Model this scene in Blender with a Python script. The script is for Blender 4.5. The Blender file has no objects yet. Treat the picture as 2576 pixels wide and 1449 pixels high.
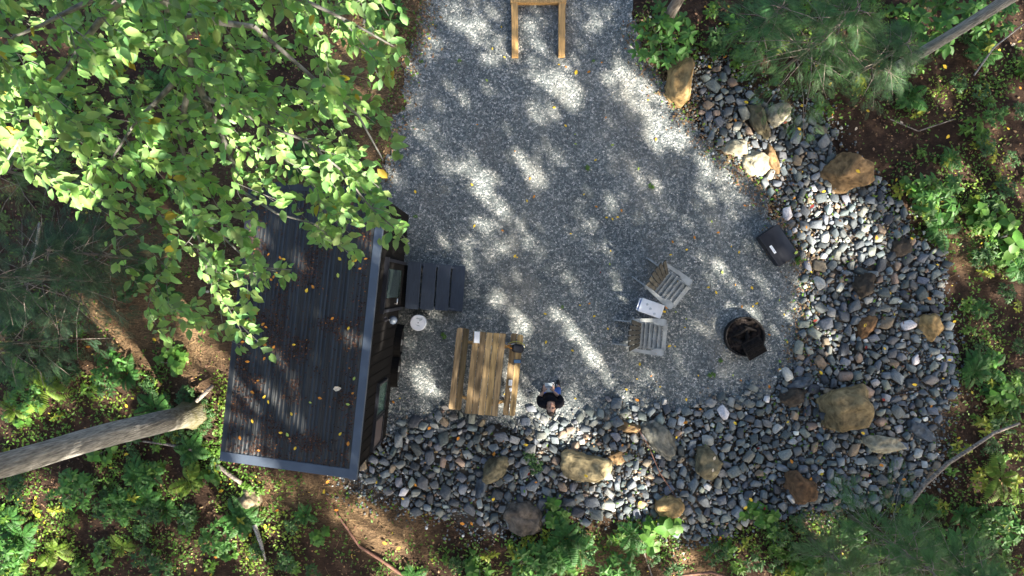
import bpy, bmesh, math, random
import numpy as np
from mathutils import Vector, Matrix, Euler, noise as mnoise

R = math.radians
random.seed(7)
rng = np.random.default_rng(11)
scn = bpy.context.scene
COL = scn.collection

# ------------------------------------------------------------------ camera
H = 15.5                       # drone height
FPX = 2576 * 24 / 36.0
CX, CY = 1288.0, 724.5
cd = bpy.data.cameras.new('camera')
cam = bpy.data.objects.new('camera', cd)
COL.objects.link(cam)
cd.sensor_width = 36; cd.lens = 24; cd.clip_end = 2000; cd.clip_start = 0.05
cam.location = (0, 0, H)
cam.rotation_euler = (0, 0, 0)
scn.camera = cam

# ------------------------------------------------------------------ light
SUN_EL = 38.0
SDX, SDY = 0.63, -0.777        # horizontal direction towards the sun
COT = 1 / math.tan(R(SUN_EL))
w = bpy.data.worlds.new('World'); scn.world = w; w.use_nodes = True
nt = w.node_tree; nt.nodes.clear()
sky = nt.nodes.new('ShaderNodeTexSky'); sky.sky_type = 'NISHITA'; sky.sun_disc = False
sky.dust_density = 5; sky.ozone_density = 1.2; sky.sun_elevation = R(SUN_EL); sky.sun_rotation = math.atan2(SDX, SDY)
bg = nt.nodes.new('ShaderNodeBackground'); bg.inputs[1].default_value = 0.095
wo = nt.nodes.new('ShaderNodeOutputWorld')
nt.links.new(sky.outputs[0], bg.inputs[0]); nt.links.new(bg.outputs[0], wo.inputs[0])
sd = bpy.data.lights.new('sun', 'SUN'); sd.energy = 5.0; sd.angle = R(0.42); sd.color = (1, 0.93, 0.82)
sun = bpy.data.objects.new('sun', sd); COL.objects.link(sun)
sun.rotation_euler = Vector((SDX * math.cos(R(SUN_EL)), SDY * math.cos(R(SUN_EL)), math.sin(R(SUN_EL)))).to_track_quat('Z', 'Y').to_euler()
sun.location = (12, -15, 30)
scn.view_settings.view_transform = 'Standard'
scn.view_settings.look = 'None'
scn.view_settings.exposure = 2.42
scn.view_settings.gamma = 1.0
scn.render.engine = 'CYCLES'
scn.cycles.max_bounces = 5
scn.cycles.transparent_max_bounces = 4

# ------------------------------------------------------------------ helpers
def G(px, py, h=0.0):
    """point of the place seen at photo pixel (2576 wide) and height h"""
    d = (H - h) / FPX
    return ((px - CX) * d, -(py - CY) * d)
def G3(px, py, h=0.0):
    x, y = G(px, py, h); return Vector((x, y, h))
def poly(pts, h=0.0):
    return np.array([G(a, b, h) for a, b in pts])
def inside(P, pg):
    x, y = P[:, 0], P[:, 1]
    r = np.zeros(len(P), bool)
    n = len(pg); j = n - 1
    for i in range(n):
        xi, yi = pg[i]; xj, yj = pg[j]
        c = ((yi > y) != (yj > y)) & (x < (xj - xi) * (y - yi) / (yj - yi + 1e-12) + xi)
        r ^= c; j = i
    return r
def fbm(x, y, s=1.0, o=3, seed=0.0):
    t = 0; a = 1; tot = 0
    for k in range(o):
        t = t + a * mnoise.noise((x * s + seed, y * s - seed * 1.7, seed * .37)); tot += a
        a *= .5; s *= 2.1
    return t / tot
# cheap vectorised smooth noise
_grid = rng.random((256, 256))
def vnoise(x, y, s=1.0, off=0):
    x = np.asarray(x) * s + 500 + off * 17.3; y = np.asarray(y) * s + 500 + off * 9.1
    xi = np.floor(x).astype(int); yi = np.floor(y).astype(int)
    fx = x - xi; fy = y - yi; fx = fx * fx * (3 - 2 * fx); fy = fy * fy * (3 - 2 * fy)
    g = lambda a, b: _grid[a & 255, b & 255]
    return (g(xi, yi) * (1 - fx) + g(xi + 1, yi) * fx) * (1 - fy) + (g(xi, yi + 1) * (1 - fx) + g(xi + 1, yi + 1) * fx) * fy
def vfbm(x, y, s, off=0):
    return (vnoise(x, y, s, off) + .5 * vnoise(x, y, s * 2.1, off + 3) + .25 * vnoise(x, y, s * 4.3, off + 5)) / 1.75

def props(o, label=None, cat=None, group=None, kind=None):
    if label: o['label'] = label
    if cat: o['category'] = cat
    if group: o['group'] = group
    if kind: o['kind'] = kind
    return o
def empty(name, loc, rz=0.0, label=None, cat=None, group=None):
    o = bpy.data.objects.new(name, None); COL.objects.link(o)
    o.location = loc; o.rotation_euler = (0, 0, rz); o.empty_display_size = .1
    return props(o, label, cat, group)
def link(name, me, parent=None, mat=None, smooth=False):
    o = bpy.data.objects.new(name, me); COL.objects.link(o)
    if parent: o.parent = parent
    if mat and not me.materials: me.materials.append(mat)
    if smooth:
        me.polygons.foreach_set('use_smooth', np.ones(len(me.polygons), bool))
    return o
def np_mesh(name, V, F, colr=None):
    """V (n,3), F (m,k) constant k, colr (n,3) point colours"""
    me = bpy.data.meshes.new(name)
    V = np.ascontiguousarray(V, dtype=np.float32); F = np.ascontiguousarray(F, dtype=np.int32)
    m, k = F.shape
    me.vertices.add(len(V)); me.vertices.foreach_set('co', V.ravel())
    me.loops.add(m * k); me.loops.foreach_set('vertex_index', F.ravel())
    me.polygons.add(m); me.polygons.foreach_set('loop_start', np.arange(0, m * k, k, dtype=np.int32))
    try: me.polygons.foreach_set('loop_total', np.full(m, k, dtype=np.int32))
    except Exception: pass
    if colr is not None:
        a = me.color_attributes.new('Col', 'FLOAT_COLOR', 'POINT')
        c = np.ones((len(V), 4), np.float32); c[:, :3] = colr
        a.data.foreach_set('color', c.ravel())
    me.update(calc_edges=True); me.validate()
    return me
def set_col(me, c):
    a = me.color_attributes.get('Col') or me.color_attributes.new('Col', 'FLOAT_COLOR', 'POINT')
    n = len(me.vertices); arr = np.ones((n, 4), np.float32); arr[:, :3] = c
    a.data.foreach_set('color', arr.ravel())
def scatter(TV, TF, pos, mats, colr):
    """TV (k,3) template, TF (f,c); pos (N,3); mats (N,3,3) incl. scale; colr (N,3)"""
    N = len(pos); k = len(TV)
    V = np.einsum('nij,kj->nki', mats, TV) + pos[:, None, :]
    F = TF[None] + (np.arange(N) * k)[:, None, None]
    C = np.repeat(colr, k, axis=0)
    return V.reshape(-1, 3), F.reshape(-1, TF.shape[1]), C
def rotm(yaw, pitch, roll):
    cy, sy = np.cos(yaw), np.sin(yaw); cp, sp = np.cos(pitch), np.sin(pitch); cr, sr = np.cos(roll), np.sin(roll)
    Z = np.zeros_like(cy); O = np.ones_like(cy)
    st = lambda a: np.array(a).transpose(2, 0, 1)
    Rz = st([[cy, -sy, Z], [sy, cy, Z], [Z, Z, O]])
    Ry = st([[cp, Z, sp], [Z, O, Z], [-sp, Z, cp]])
    Rx = st([[O, Z, Z], [Z, cr, -sr], [Z, sr, cr]])
    return Rz @ Ry @ Rx
def cjit(base, n, v=.25, hue=.08):
    base = np.array(base)
    c = base * (1 + (rng.random((n, 1)) - .5) * 2 * v) * (1 + (rng.random((n, 3)) - .5) * 2 * hue)
    return np.clip(c, .002, 1)

class BM:
    """collects shapes in one mesh"""
    def __init__(s): s.b = bmesh.new(); s.tint = {}
    def box(s, c, d, rz=0, rx=0, ry=0, bev=0, mi=0):
        m = Matrix.Translation(c) @ Euler((rx, ry, rz)).to_matrix().to_4x4() @ Matrix.Diagonal((d[0], d[1], d[2], 1))
        r = bmesh.ops.create_cube(s.b, size=1, matrix=m)
        fs = list({f for v in r['verts'] for f in v.link_faces})
        if bev:
            es = list({e for v in r['verts'] for e in v.link_edges})
            rr = bmesh.ops.bevel(s.b, geom=es, offset=bev, segments=2, affect='EDGES', profile=.6)
            fs = [f for f in rr['faces']] + [f for f in fs if f.is_valid]
        for f in fs: f.material_index = mi
        return s
    def prism(s, pts, z0, z1, M=None, mi=0):
        vb = [s.b.verts.new((p[0], p[1], z0)) for p in pts]
        vt = [s.b.verts.new((p[0], p[1], z1)) for p in pts]
        fs = [s.b.faces.new(vt), s.b.faces.new(vb[::-1])]
        n = len(pts)
        for i in range(n):
            fs.append(s.b.faces.new((vb[i], vb[(i + 1) % n], vt[(i + 1) % n], vt[i])))
        for f in fs: f.material_index = mi
        if M is not None: bmesh.ops.transform(s.b, matrix=M, verts=vb + vt)
        return s
    def tube(s, pts, rad, seg=8, cap=True, mi=0, flat=1.0):
        pts = [Vector(p) for p in pts]
        rads = rad if isinstance(rad, (list, tuple)) else [rad] * len(pts)
        rings = []
        for i, p in enumerate(pts):
            a = pts[max(i - 1, 0)]; b = pts[min(i + 1, len(pts) - 1)]
            t = (b - a).normalized()
            u = t.cross(Vector((0, 0, 1)));
            if u.length < .05: u = t.cross(Vector((0, 1, 0)))
            u.normalize(); v = t.cross(u)
            rings.append([s.b.verts.new(p + (u * math.cos(2 * math.pi * k / seg) + v * flat * math.sin(2 * math.pi * k / seg)) * rads[i]) for k in range(seg)])
        for i in range(len(rings) - 1):
            for k in range(seg):
                f = s.b.faces.new((rings[i][k], rings[i][(k + 1) % seg], rings[i + 1][(k + 1) % seg], rings[i + 1][k])); f.material_index = mi; f.smooth = True
        if cap:
            s.b.faces.new(rings[0][::-1]); s.b.faces.new(rings[-1])
        return s
    def lathe(s, prof, seg=32, c=(0, 0, 0), mi=0, smooth=True):
        rings = []
        for r, z in prof:
            rings.append([s.b.verts.new((c[0] + r * math.cos(2 * math.pi * k / seg), c[1] + r * math.sin(2 * math.pi * k / seg), c[2] + z)) for k in range(seg)])
        for i in range(len(rings) - 1):
            for k in range(seg):
                f = s.b.faces.new((rings[i][k], rings[i][(k + 1) % seg], rings[i + 1][(k + 1) % seg], rings[i + 1][k])); f.smooth = smooth; f.material_index = mi
        if prof[0][0] > 1e-4: s.b.faces.new(rings[0][::-1])
        if prof[-1][0] > 1e-4: s.b.faces.new(rings[-1])
        return s
    def xf(s, M): bmesh.ops.transform(s.b, matrix=M, verts=s.b.verts[:]); return s
    def out(s, name, mat, parent=None, label=None, smooth=False):
        bmesh.ops.recalc_face_normals(s.b, faces=s.b.faces[:])
        me = bpy.data.meshes.new(name); s.b.to_mesh(me); s.b.free()
        for m in (mat if isinstance(mat, list) else [mat]): me.materials.append(m)
        o = link(name, me, parent, None, smooth)
        if label: o['label'] = label
        return o

# ------------------------------------------------------------------ materials
def material(name, col, rough=.8, var=.25, scale=12.0, stretch=(1, 1, 1), bump=.3, attr=False, metal=0.0, spec=.3, transl=0.0, col2=None, bdist=.01, detail=4):
    m = bpy.data.materials.new(name); m.use_nodes = True
    n = m.node_tree.nodes; l = m.node_tree.links
    p = n['Principled BSDF']; p.inputs['Roughness'].default_value = rough; p.inputs['Metallic'].default_value = metal
    p.inputs['Specular IOR Level'].default_value = spec
    tc = n.new('ShaderNodeTexCoord'); mp = n.new('ShaderNodeMapping'); mp.inputs['Scale'].default_value = stretch
    l.new(tc.outputs['Object'], mp.inputs[0])
    nz = n.new('ShaderNodeTexNoise'); nz.inputs['Scale'].default_value = scale; nz.inputs['Detail'].default_value = detail
    l.new(mp.outputs[0], nz.inputs[0])
    rp = n.new('ShaderNodeValToRGB')
    c2 = col2 or tuple(c * (1 + var) for c in col); c1 = tuple(c * (1 - var) for c in col)
    rp.color_ramp.elements[0].position = .32; rp.color_ramp.elements[0].color = (*c1, 1)
    rp.color_ramp.elements[1].position = .68; rp.color_ramp.elements[1].color = (*c2, 1)
    l.new(nz.outputs[0], rp.inputs[0])
    out = rp.outputs[0]
    if attr:
        at = n.new('ShaderNodeAttribute'); at.attribute_name = 'Col'
        mx = n.new('ShaderNodeMix'); mx.data_type = 'RGBA'; mx.blend_type = 'MULTIPLY'; mx.inputs[0].default_value = 1
        l.new(out, mx.inputs[6]); l.new(at.outputs['Color'], mx.inputs[7]); out = mx.outputs[2]
    l.new(out, p.inputs['Base Color'])
    if bump:
        b = n.new('ShaderNodeBump'); b.inputs['Strength'].default_value = bump; b.inputs['Distance'].default_value = bdist
        l.new(nz.outputs[0], b.inputs['Height']); l.new(b.outputs[0], p.inputs['Normal'])
    if transl:
        tr = n.new('ShaderNodeBsdfTranslucent'); ms = n.new('ShaderNodeMixShader'); ms.inputs[0].default_value = transl
        l.new(out, tr.inputs[0]); l.new(p.outputs[0], ms.inputs[1]); l.new(tr.outputs[0], ms.inputs[2])
        l.new(ms.outputs[0], n['Material Output'].inputs[0])
    return m

def gravel_material():
    m = bpy.data.materials.new('gravel'); m.use_nodes = True
    n = m.node_tree.nodes; l = m.node_tree.links; p = n['Principled BSDF']; p.inputs['Roughness'].default_value = .85
    p.inputs['Specular IOR Level'].default_value = .25
    tc = n.new('ShaderNodeTexCoord')
    def vor(s):
        v = n.new('ShaderNodeTexVoronoi'); v.inputs['Scale'].default_value = s; l.new(tc.outputs['Object'], v.inputs['Vector']); return v
    v1 = vor(24); v2 = vor(52)
    rp = n.new('ShaderNodeValToRGB'); e = rp.color_ramp.elements
    e[0].position = 0; e[0].color = (.07, .075, .08, 1)
    e[1].position = 1; e[1].color = (.72, .7, .66, 1)
    for pos, c in ((.35, (.088, .108, .112)), (.65, (.168, .19, .192)), (.88, (.4, .405, .39))):
        k = e.new(pos); k.color = (*c, 1)
    sp = n.new('ShaderNodeSeparateColor'); l.new(v1.outputs['Color'], sp.inputs[0])
    sp2 = n.new('ShaderNodeSeparateColor'); l.new(v2.outputs['Color'], sp2.inputs[0])
    mth = n.new('ShaderNodeMath'); mth.operation = 'MULTIPLY_ADD'; mth.inputs[1].default_value = .55
    mt2 = n.new('ShaderNodeMath'); mt2.operation = 'MULTIPLY'; mt2.inputs[1].default_value = .45
    l.new(sp2.outputs[0], mt2.inputs[0]); l.new(sp.outputs[0], mth.inputs[0]); l.new(mt2.outputs[0], mth.inputs[2])
    l.new(mth.outputs[0], rp.inputs[0])
    nz = n.new('ShaderNodeTexNoise'); nz.inputs['Scale'].default_value = .7; nz.inputs['Detail'].default_value = 6; l.new(tc.outputs['Object'], nz.inputs[0])
    r2 = n.new('ShaderNodeValToRGB'); r2.color_ramp.elements[0].position = .35; r2.color_ramp.elements[0].color = (.82, .8, .78, 1)
    r2.color_ramp.elements[1].position = .66; r2.color_ramp.elements[1].color = (1.18, 1.12, 1.05, 1)
    l.new(nz.outputs[0], r2.inputs[0])
    mx = n.new('ShaderNodeMix'); mx.data_type = 'RGBA'; mx.blend_type = 'MULTIPLY'; mx.inputs[0].default_value = 1
    l.new(rp.outputs[0], mx.inputs[6]); l.new(r2.outputs[0], mx.inputs[7]); n3 = n.new('ShaderNodeTexNoise'); n3.inputs['Scale'].default_value = .45; n3.inputs['Detail'].default_value = 8; n3.inputs['Roughness'].default_value = .65
    mp3 = n.new('ShaderNodeMapping'); mp3.inputs['Location'].default_value = (3, 7, 0); mp3.inputs['Scale'].default_value = (1.6, .8, 1); l.new(tc.outputs['Object'], mp3.inputs[0]); l.new(mp3.outputs[0], n3.inputs[0])
    r5 = n.new('ShaderNodeMapRange'); r5.inputs[1].default_value = .5; r5.inputs[2].default_value = .72; r5.inputs[4].default_value = .6; l.new(n3.outputs[0], r5.inputs[0])
    m5 = n.new('ShaderNodeMix'); m5.data_type = 'RGBA'; m5.inputs[7].default_value = (.2, .185, .155, 1)
    l.new(r5.outputs[0], m5.inputs[0]); l.new(mx.outputs[2], m5.inputs[6]); l.new(m5.outputs[2], p.inputs['Base Color'])
    b = n.new('ShaderNodeBump'); b.inputs['Strength'].default_value = .9; b.inputs['Distance'].default_value = .018; b.invert = True
    l.new(v1.outputs['Distance'], b.inputs['Height']); l.new(b.outputs[0], p.inputs['Normal'])
    return m

def ground_material():
    m = bpy.data.materials.new('forest_floor'); m.use_nodes = True
    n = m.node_tree.nodes; l = m.node_tree.links; p = n['Principled BSDF']; p.inputs['Roughness'].default_value = .95
    p.inputs['Specular IOR Level'].default_value = .15
    tc = n.new('ShaderNodeTexCoord')
    nz = n.new('ShaderNodeTexNoise'); nz.inputs['Scale'].default_value = 3; nz.inputs['Detail'].default_value = 9; nz.inputs['Roughness'].default_value = .7
    l.new(tc.outputs['Object'], nz.inputs[0])
    rp = n.new('ShaderNodeValToRGB'); e = rp.color_ramp.elements
    e[0].position = .3; e[0].color = (.017, .010, .007, 1); e[1].position = .75; e[1].color = (.1, .06, .036, 1)
    k = e.new(.52); k.color = (.04, .024, .016, 1)
    l.new(nz.outputs[0], rp.inputs[0])
    # straw / dry needle areas from the sheet's own attribute
    n2 = n.new('ShaderNodeTexNoise'); n2.inputs['Scale'].default_value = 9; n2.inputs['Detail'].default_value = 8; n2.inputs['Distortion'].default_value = 1.5
    mp = n.new('ShaderNodeMapping'); mp.inputs['Scale'].default_value = (1, 4, 1); mp.inputs['Rotation'].default_value = (0, 0, .5)
    l.new(tc.outputs['Object'], mp.inputs[0]); l.new(mp.outputs[0], n2.inputs[0])
    r3 = n.new('ShaderNodeValToRGB'); r3.color_ramp.elements[0].position = .35; r3.color_ramp.elements[0].color = (.06, .038, .02, 1)
    r3.color_ramp.elements[1].position = .7; r3.color_ramp.elements[1].color = (.26, .17, .09, 1)
    l.new(n2.outputs[0], r3.inputs[0])
    at = n.new('ShaderNodeAttribute'); at.attribute_name = 'Col'
    sp = n.new('ShaderNodeSeparateColor'); l.new(at.outputs['Color'], sp.inputs[0])
    mx = n.new('ShaderNodeMix'); mx.data_type = 'RGBA'
    l.new(sp.outputs[0], mx.inputs[0]); l.new(rp.outputs[0], mx.inputs[6]); l.new(r3.outputs[0], mx.inputs[7])
    m4 = n.new('ShaderNodeMix'); m4.data_type = 'RGBA'; m4.inputs[7].default_value = (.085, .072, .058, 1)
    l.new(sp.outputs[1], m4.inputs[0]); l.new(mx.outputs[2], m4.inputs[6]); l.new(m4.outputs[2], p.inputs['Base Color'])
    b = n.new('ShaderNodeBump'); b.inputs['Strength'].default_value = .8; b.inputs['Distance'].default_value = .04
    l.new(n2.outputs[0], b.inputs['Height']); l.new(b.outputs[0], p.inputs['Normal'])
    return m

M_ground = ground_material(); M_gravel = gravel_material()
M_stone = material('stone', (1, 1, 1), .8, .22, 9, (1, 1, 3), .5, attr=True, spec=.3, bdist=.02, detail=6)
M_boulder = material('boulder', (.95, .95, .95), .9, .5, 7, (1, 1, 2), 1.0, attr=True, spec=.25, bdist=.05, detail=9)
M_leafat = material('leaf', (1, 1, 1), .5, .15, 6, bump=0, attr=True, spec=.35, transl=.42)
M_canopy = material('canopy_leaf', (.06, .13, .03), .7, .3, 1, bump=0, spec=.2)
M_flat = material('litter', (1, 1, 1), .85, .3, 8, bump=0, attr=True, spec=.2)
M_bark = material('bark', (.2, .17, .14), .9, .5, 6, (4, 4, .5), 1.0, spec=.2, bdist=.03, detail=8)
M_bark_pale = material('pale_bark', (.27, .255, .225), .9, .45, 8, (5, 5, .6), 1.0, spec=.2, bdist=.03, detail=8)
M_twig = material('twig', (.2, .19, .165), .85, .55, 14, bump=.4, spec=.2)
M_wood = material('pine_plank', (.28, .19, .095), .7, .5, 3.5, (6, .7, 6), .35, attr=True, spec=.3, detail=8)
M_timber = material('timber', (.46, .27, .1), .7, .3, 5, (6, .7, 6), .3, spec=.3, detail=8)
M_graywood = material('grey_chair_board', (.29, .3, .285), .7, .2, 8, bump=.25, spec=.3)
M_shaded_back = material('shaded_back_board', (.05, .046, .036), .8, .25, 8, bump=.25)  # chair backs: shade is put into this darker board colour
M_roof = material('roof_metal', (.019, .022, .024), .5, .5, 2.0, (6, .3, 1), .1, metal=.15, spec=.5, detail=8)
M_trim = material('roof_trim', (.07, .088, .115), .4, .12, 3, bump=.05, metal=.1, spec=.5)
M_siding = material('dark_siding', (.006, .0053, .005), .85, .3, 4, (1, 8, .6), .3, spec=.12)
M_step = material('step_board', (.03, .04, .058), .55, .2, 6, (6, 1, 1), .2, spec=.4)
M_glass = material('window_glass', (.03, .045, .04), .06, .2, 2, bump=0, spec=.8)
M_rubber = material('rubber', (.012, .012, .012), .75, .2, 20, bump=.2)
M_steel = material('steel', (.5, .5, .5), .35, .15, 10, bump=0, metal=.9)
M_blackpl = material('black_plastic', (.013, .014, .019), .45, .25, 3, bump=.05, spec=.4)
M_white = material('white_plastic', (.8, .8, .8), .45, .06, 6, bump=.05, spec=.4)
M_clear = material('translucent_plastic', (.5, .53, .55), .3, .1, 8, bump=0, spec=.5)
M_blue = material('blue_plastic', (.02, .12, .5), .45, .1, 5, bump=0)
M_rust = material('rusted_steel', (.012, .010, .009), .85, .5, 14, bump=.5, spec=.25)
M_ash = material('ash', (.026, .021, .019), .95, .7, 9, bump=1.0, spec=.05, bdist=.05, detail=9)
M_char = material('charred_wood', (.012, .010, .009), .9, .5, 20, bump=1, spec=.15)
M_skin = material('skin', (.42, .24, .16), .55, .1, 30, bump=0, spec=.35)
M_hair = material('hair', (.02, .013, .01), .6, .3, 80, bump=.3)
M_shirt = material('black_cloth', (.008, .008, .011), .95, .3, 30, bump=.5, spec=.1)
M_jean = material('blue_denim', (.05, .11, .33), .9, .25, 60, bump=.3)
M_shoe = material('black_shoe', (.008, .008, .009), .6, .2, 20, bump=0)
M_grey = material('light_grey_plastic', (.42, .46, .46), .4, .12, 20, bump=0, spec=.5)
M_dark = material('dark_plastic', (.03, .03, .035), .4, .1, 20, bump=0)
M_screen = material('screen', (.12, .22, .36), .08, .1, 4, bump=0, spec=.8)
M_lip = material('lip', (.3, .12, .09), .5, .1, 20, bump=0)
M_eye = material('eye', (.03, .02, .015), .2, .1, 20, bump=0)
M_yellow = material('yellow_cord', (.6, .55, .12), .7, .1, 20, bump=0)
M_orange = material('orange_strap', (.65, .25, .03), .7, .15, 20, bump=0)
M_bag = material('bag_fabric', (.015, .015, .018), .8, .3, 30, bump=.3)

# ------------------------------------------------------------------ outlines in the place
PAD = poly([(1040, -420), (1600, -420), (1592, 60), (1635, 150), (1690, 232), (1738, 300), (1800, 372), (1866, 430), (1930, 500), (1985, 580), (2025, 680), (2030, 800), (2005, 900), (1960, 985), (1850, 1026), (1700, 1030), (1600, 1030), (1510, 1062), (1450, 1125), (1340, 1115), (1250, 1082), (1000, 1078), (960, 1100), (850, 1100), (830, 480), (950, 440), (985, 340), (1012, 200), (1055, 100)])
BAND = poly([(1745, 185), (1800, 160), (1860, 215), (1990, 260), (2070, 300), (2090, 380), (2200, 480), (2250, 560), (2350, 650), (2385, 850), (2395, 950), (2360, 1100), (2370, 1180), (2250, 1270), (2100, 1290), (1990, 1275), (1830, 1335), (1700, 1345), (1560, 1290), (1400, 1290), (1230, 1350), (1120, 1300), (1000, 1262), (900, 1240), (860, 1190),
             (975, 1130), (990, 1066), (1100, 1052), (1330, 1062), (1450, 1042), (1600, 1000), (1750, 1012), (1870, 1002), (1950, 962), (2010, 900), (2036, 820), (2036, 720), (2015, 620), (1965, 520), (1905, 440), (1800, 350), (1752, 275), (1735, 230)])
CABIN = poly([(560, 1170), (985, 1130), (1034, 535), (640, 480)], 0.4)
ax, ay = G(897, 1200, 3.35); bx_, by_ = G(972, 487, 3.35)

def in_pad(P, j=0.12):
    Q = P + np.stack([vfbm(P[:, 0], P[:, 1], 2.2, 1) - .5, vfbm(P[:, 0], P[:, 1], 2.2, 2) - .5], 1) * 2 * j * 2
    return inside(Q, PAD)

# ------------------------------------------------------------------ ground sheet
def axis(a, b, step, far):
    core = np.arange(a, b + 1e-6, step)
    out = [b + (far - b) * t ** 3 for t in np.linspace(.15, 1, 9)]
    lo = [a - (far - b) * t ** 3 for t in np.linspace(1, .15, 9)]
    return np.array(lo + list(core) + out)
gx = axis(-15, 15, .12, 400); gy = axis(-10, 10, .12, 400)
X, Y = np.meshgrid(gx, gy)
P = np.stack([X.ravel(), Y.ravel()], 1)
straw_spots = [(430, 700, 190, 150), (480, 850, 110, 110), (300, 830, 110, 100), (960, 250, 90, 190), (930, 120, 110, 120), (1030, 60, 50, 90), (900, 1290, 130, 60), (1000, 1340, 90, 60), (760, 1240, 120, 45), (2320, 1000, 60, 120), (2450, 620, 70, 60), (1900, 250, 60, 30), (1850, 390, 60, 60), (1640, 160, 40, 60), (2015, 720, 25, 130), (2010, 930, 30, 70), (1560, 1400, 120, 70), (1750, 1400, 80, 60), (700, 420, 150, 100)]
straw = np.zeros(len(P))
for a, b, c, d in straw_spots:
    x, y = G(a, b); k = 15.5 / FPX
    q = ((P[:, 0] - x) / (c * k)) ** 2 + ((P[:, 1] - y) / (d * k)) ** 2
    straw = np.maximum(straw, np.exp(-q * 1.1))
straw = np.clip(straw * (0.5 + vfbm(P[:, 0], P[:, 1], 1.8, 7)), 0, 1)
soft = inside(P, PAD)
zz = (vfbm(P[:, 0], P[:, 1], .7, 11) - .5) * .22 * (~soft) + (vfbm(P[:, 0], P[:, 1], 4, 12) - .5) * .05
zz = np.where(soft, -.035, zz - .01)
zz = np.where(inside(P, CABIN), -.04, zz)
nx, ny = len(gx), len(gy)
ii, jj = np.meshgrid(np.arange(nx - 1), np.arange(ny - 1))
a = (jj * nx + ii).ravel()
F = np.stack([a, a + 1, a + nx + 1, a + nx], 1)
me = np_mesh('ground', np.column_stack([P, zz]), F, np.column_stack([straw, inside(P, BAND) * 1.0, straw]))
g = link('ground', me, None, M_ground, True); props(g, kind='structure')
def gz(x, y):
    p = np.array([[x, y]])
    if inside(p, PAD)[0]: return 0.0
    return float((vfbm(x, y, .7, 11) - .5) * .22 + (vfbm(x, y, 4, 12) - .5) * .05 - .01)

# gravel pad: fine sheet with a ragged edge
s = .07
gx = np.arange(-7, 7.6, s); gy = np.arange(-4.4, 10.4, s)
X, Y = np.meshgrid(gx, gy); P = np.stack([X.ravel(), Y.ravel()], 1)
nx, ny = len(gx), len(gy)
ii, jj = np.meshgrid(np.arange(nx - 1), np.arange(ny - 1)); a = (jj * nx + ii).ravel()
cen = P[a] + s / 2
keep = in_pad(cen, .14)
F = np.stack([a, a + 1, a + nx + 1, a + nx], 1)[keep]
used, inv = np.unique(F, return_inverse=True)
Pv = P[used] + (rng.random((len(used), 2)) - .5) * .05
z = .012 + (vfbm(Pv[:, 0], Pv[:, 1], 1.2, 4) - .5) * .03
me = np_mesh('gravel_pad', np.column_stack([Pv, z]), inv.reshape(-1, 4))
o = link('gravel_pad', me, None, M_gravel, True); props(o, kind='structure')

# ------------------------------------------------------------------ templates
def hull_template(seed, n=14, flat=.6, el=1.25):
    r = random.Random(seed); b = bmesh.new()
    for i in range(n):
        v = Vector((r.gauss(0, 1), r.gauss(0, 1), r.gauss(0, 1))).normalized() * r.uniform(.78, 1.05)
        b.verts.new((v.x * .5 * el, v.y * .5 / el, v.z * .5 * flat))
    res = bmesh.ops.convex_hull(b, input=b.verts[:])
    bmesh.ops.delete(b, geom=[v for v in b.verts if not v.link_faces], context='VERTS')
    bmesh.ops.triangulate(b, faces=b.faces[:])
    b.verts.index_update()
    V = np.array([v.co[:] for v in b.verts]); Fq = np.array([[v.index for v in f.verts] for f in b.faces]); b.free()
    return V, Fq
def leaf_template(w=.5, fold=.12, droop=.12):
    V = np.array([(0, 0, 0), (.32, w * .46, fold), (.68, w * .38, fold * .7 - droop * .4), (1, 0, -droop), (.68, -w * .38, fold * .7 - droop * .4), (.32, -w * .46, fold), (.5, 0, 0)])
    F = np.array([(0, 6, 1), (1, 6, 2), (2, 6, 3), (3, 6, 4), (4, 6, 5), (5, 6, 0)])
    return V, F
LV, LF = leaf_template(.56)
DV = np.array([(0, 0, 0), (.45, .28, .05), (1, 0, -.05), (.45, -.28, .05)]); DF = np.array([(0, 1, 2, 3)])

# loose pebbles lying on and round the pad
pts = rng.random((70000, 2)) * [14.5, 15] + [-6.6, -4.6]
pts = pts[in_pad(pts, .3)][:36000]
N = len(pts)
PV, PF = hull_template(5, 7, .7, 1.1)
sc = .022 + .03 * rng.random(N) ** 3
base = np.where(rng.random((N, 1)) < .16, np.array([[.5, .49, .46]]), np.array([[.15, .17, .172]])) * (.6 + .8 * rng.random((N, 1)))
Vv, Ff, Cc = scatter(PV, PF, np.column_stack([pts, np.full(N, .02)]), rotm(rng.random(N) * 6.3, rng.random(N), rng.random(N)) * sc[:, None, None], base)
o = link('loose_gravel', np_mesh('loose_gravel', Vv, Ff, Cc), None, M_stone); props(o, kind='stuff', label='loose pebbles scattered over the gravel pad', cat='gravel')

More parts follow.
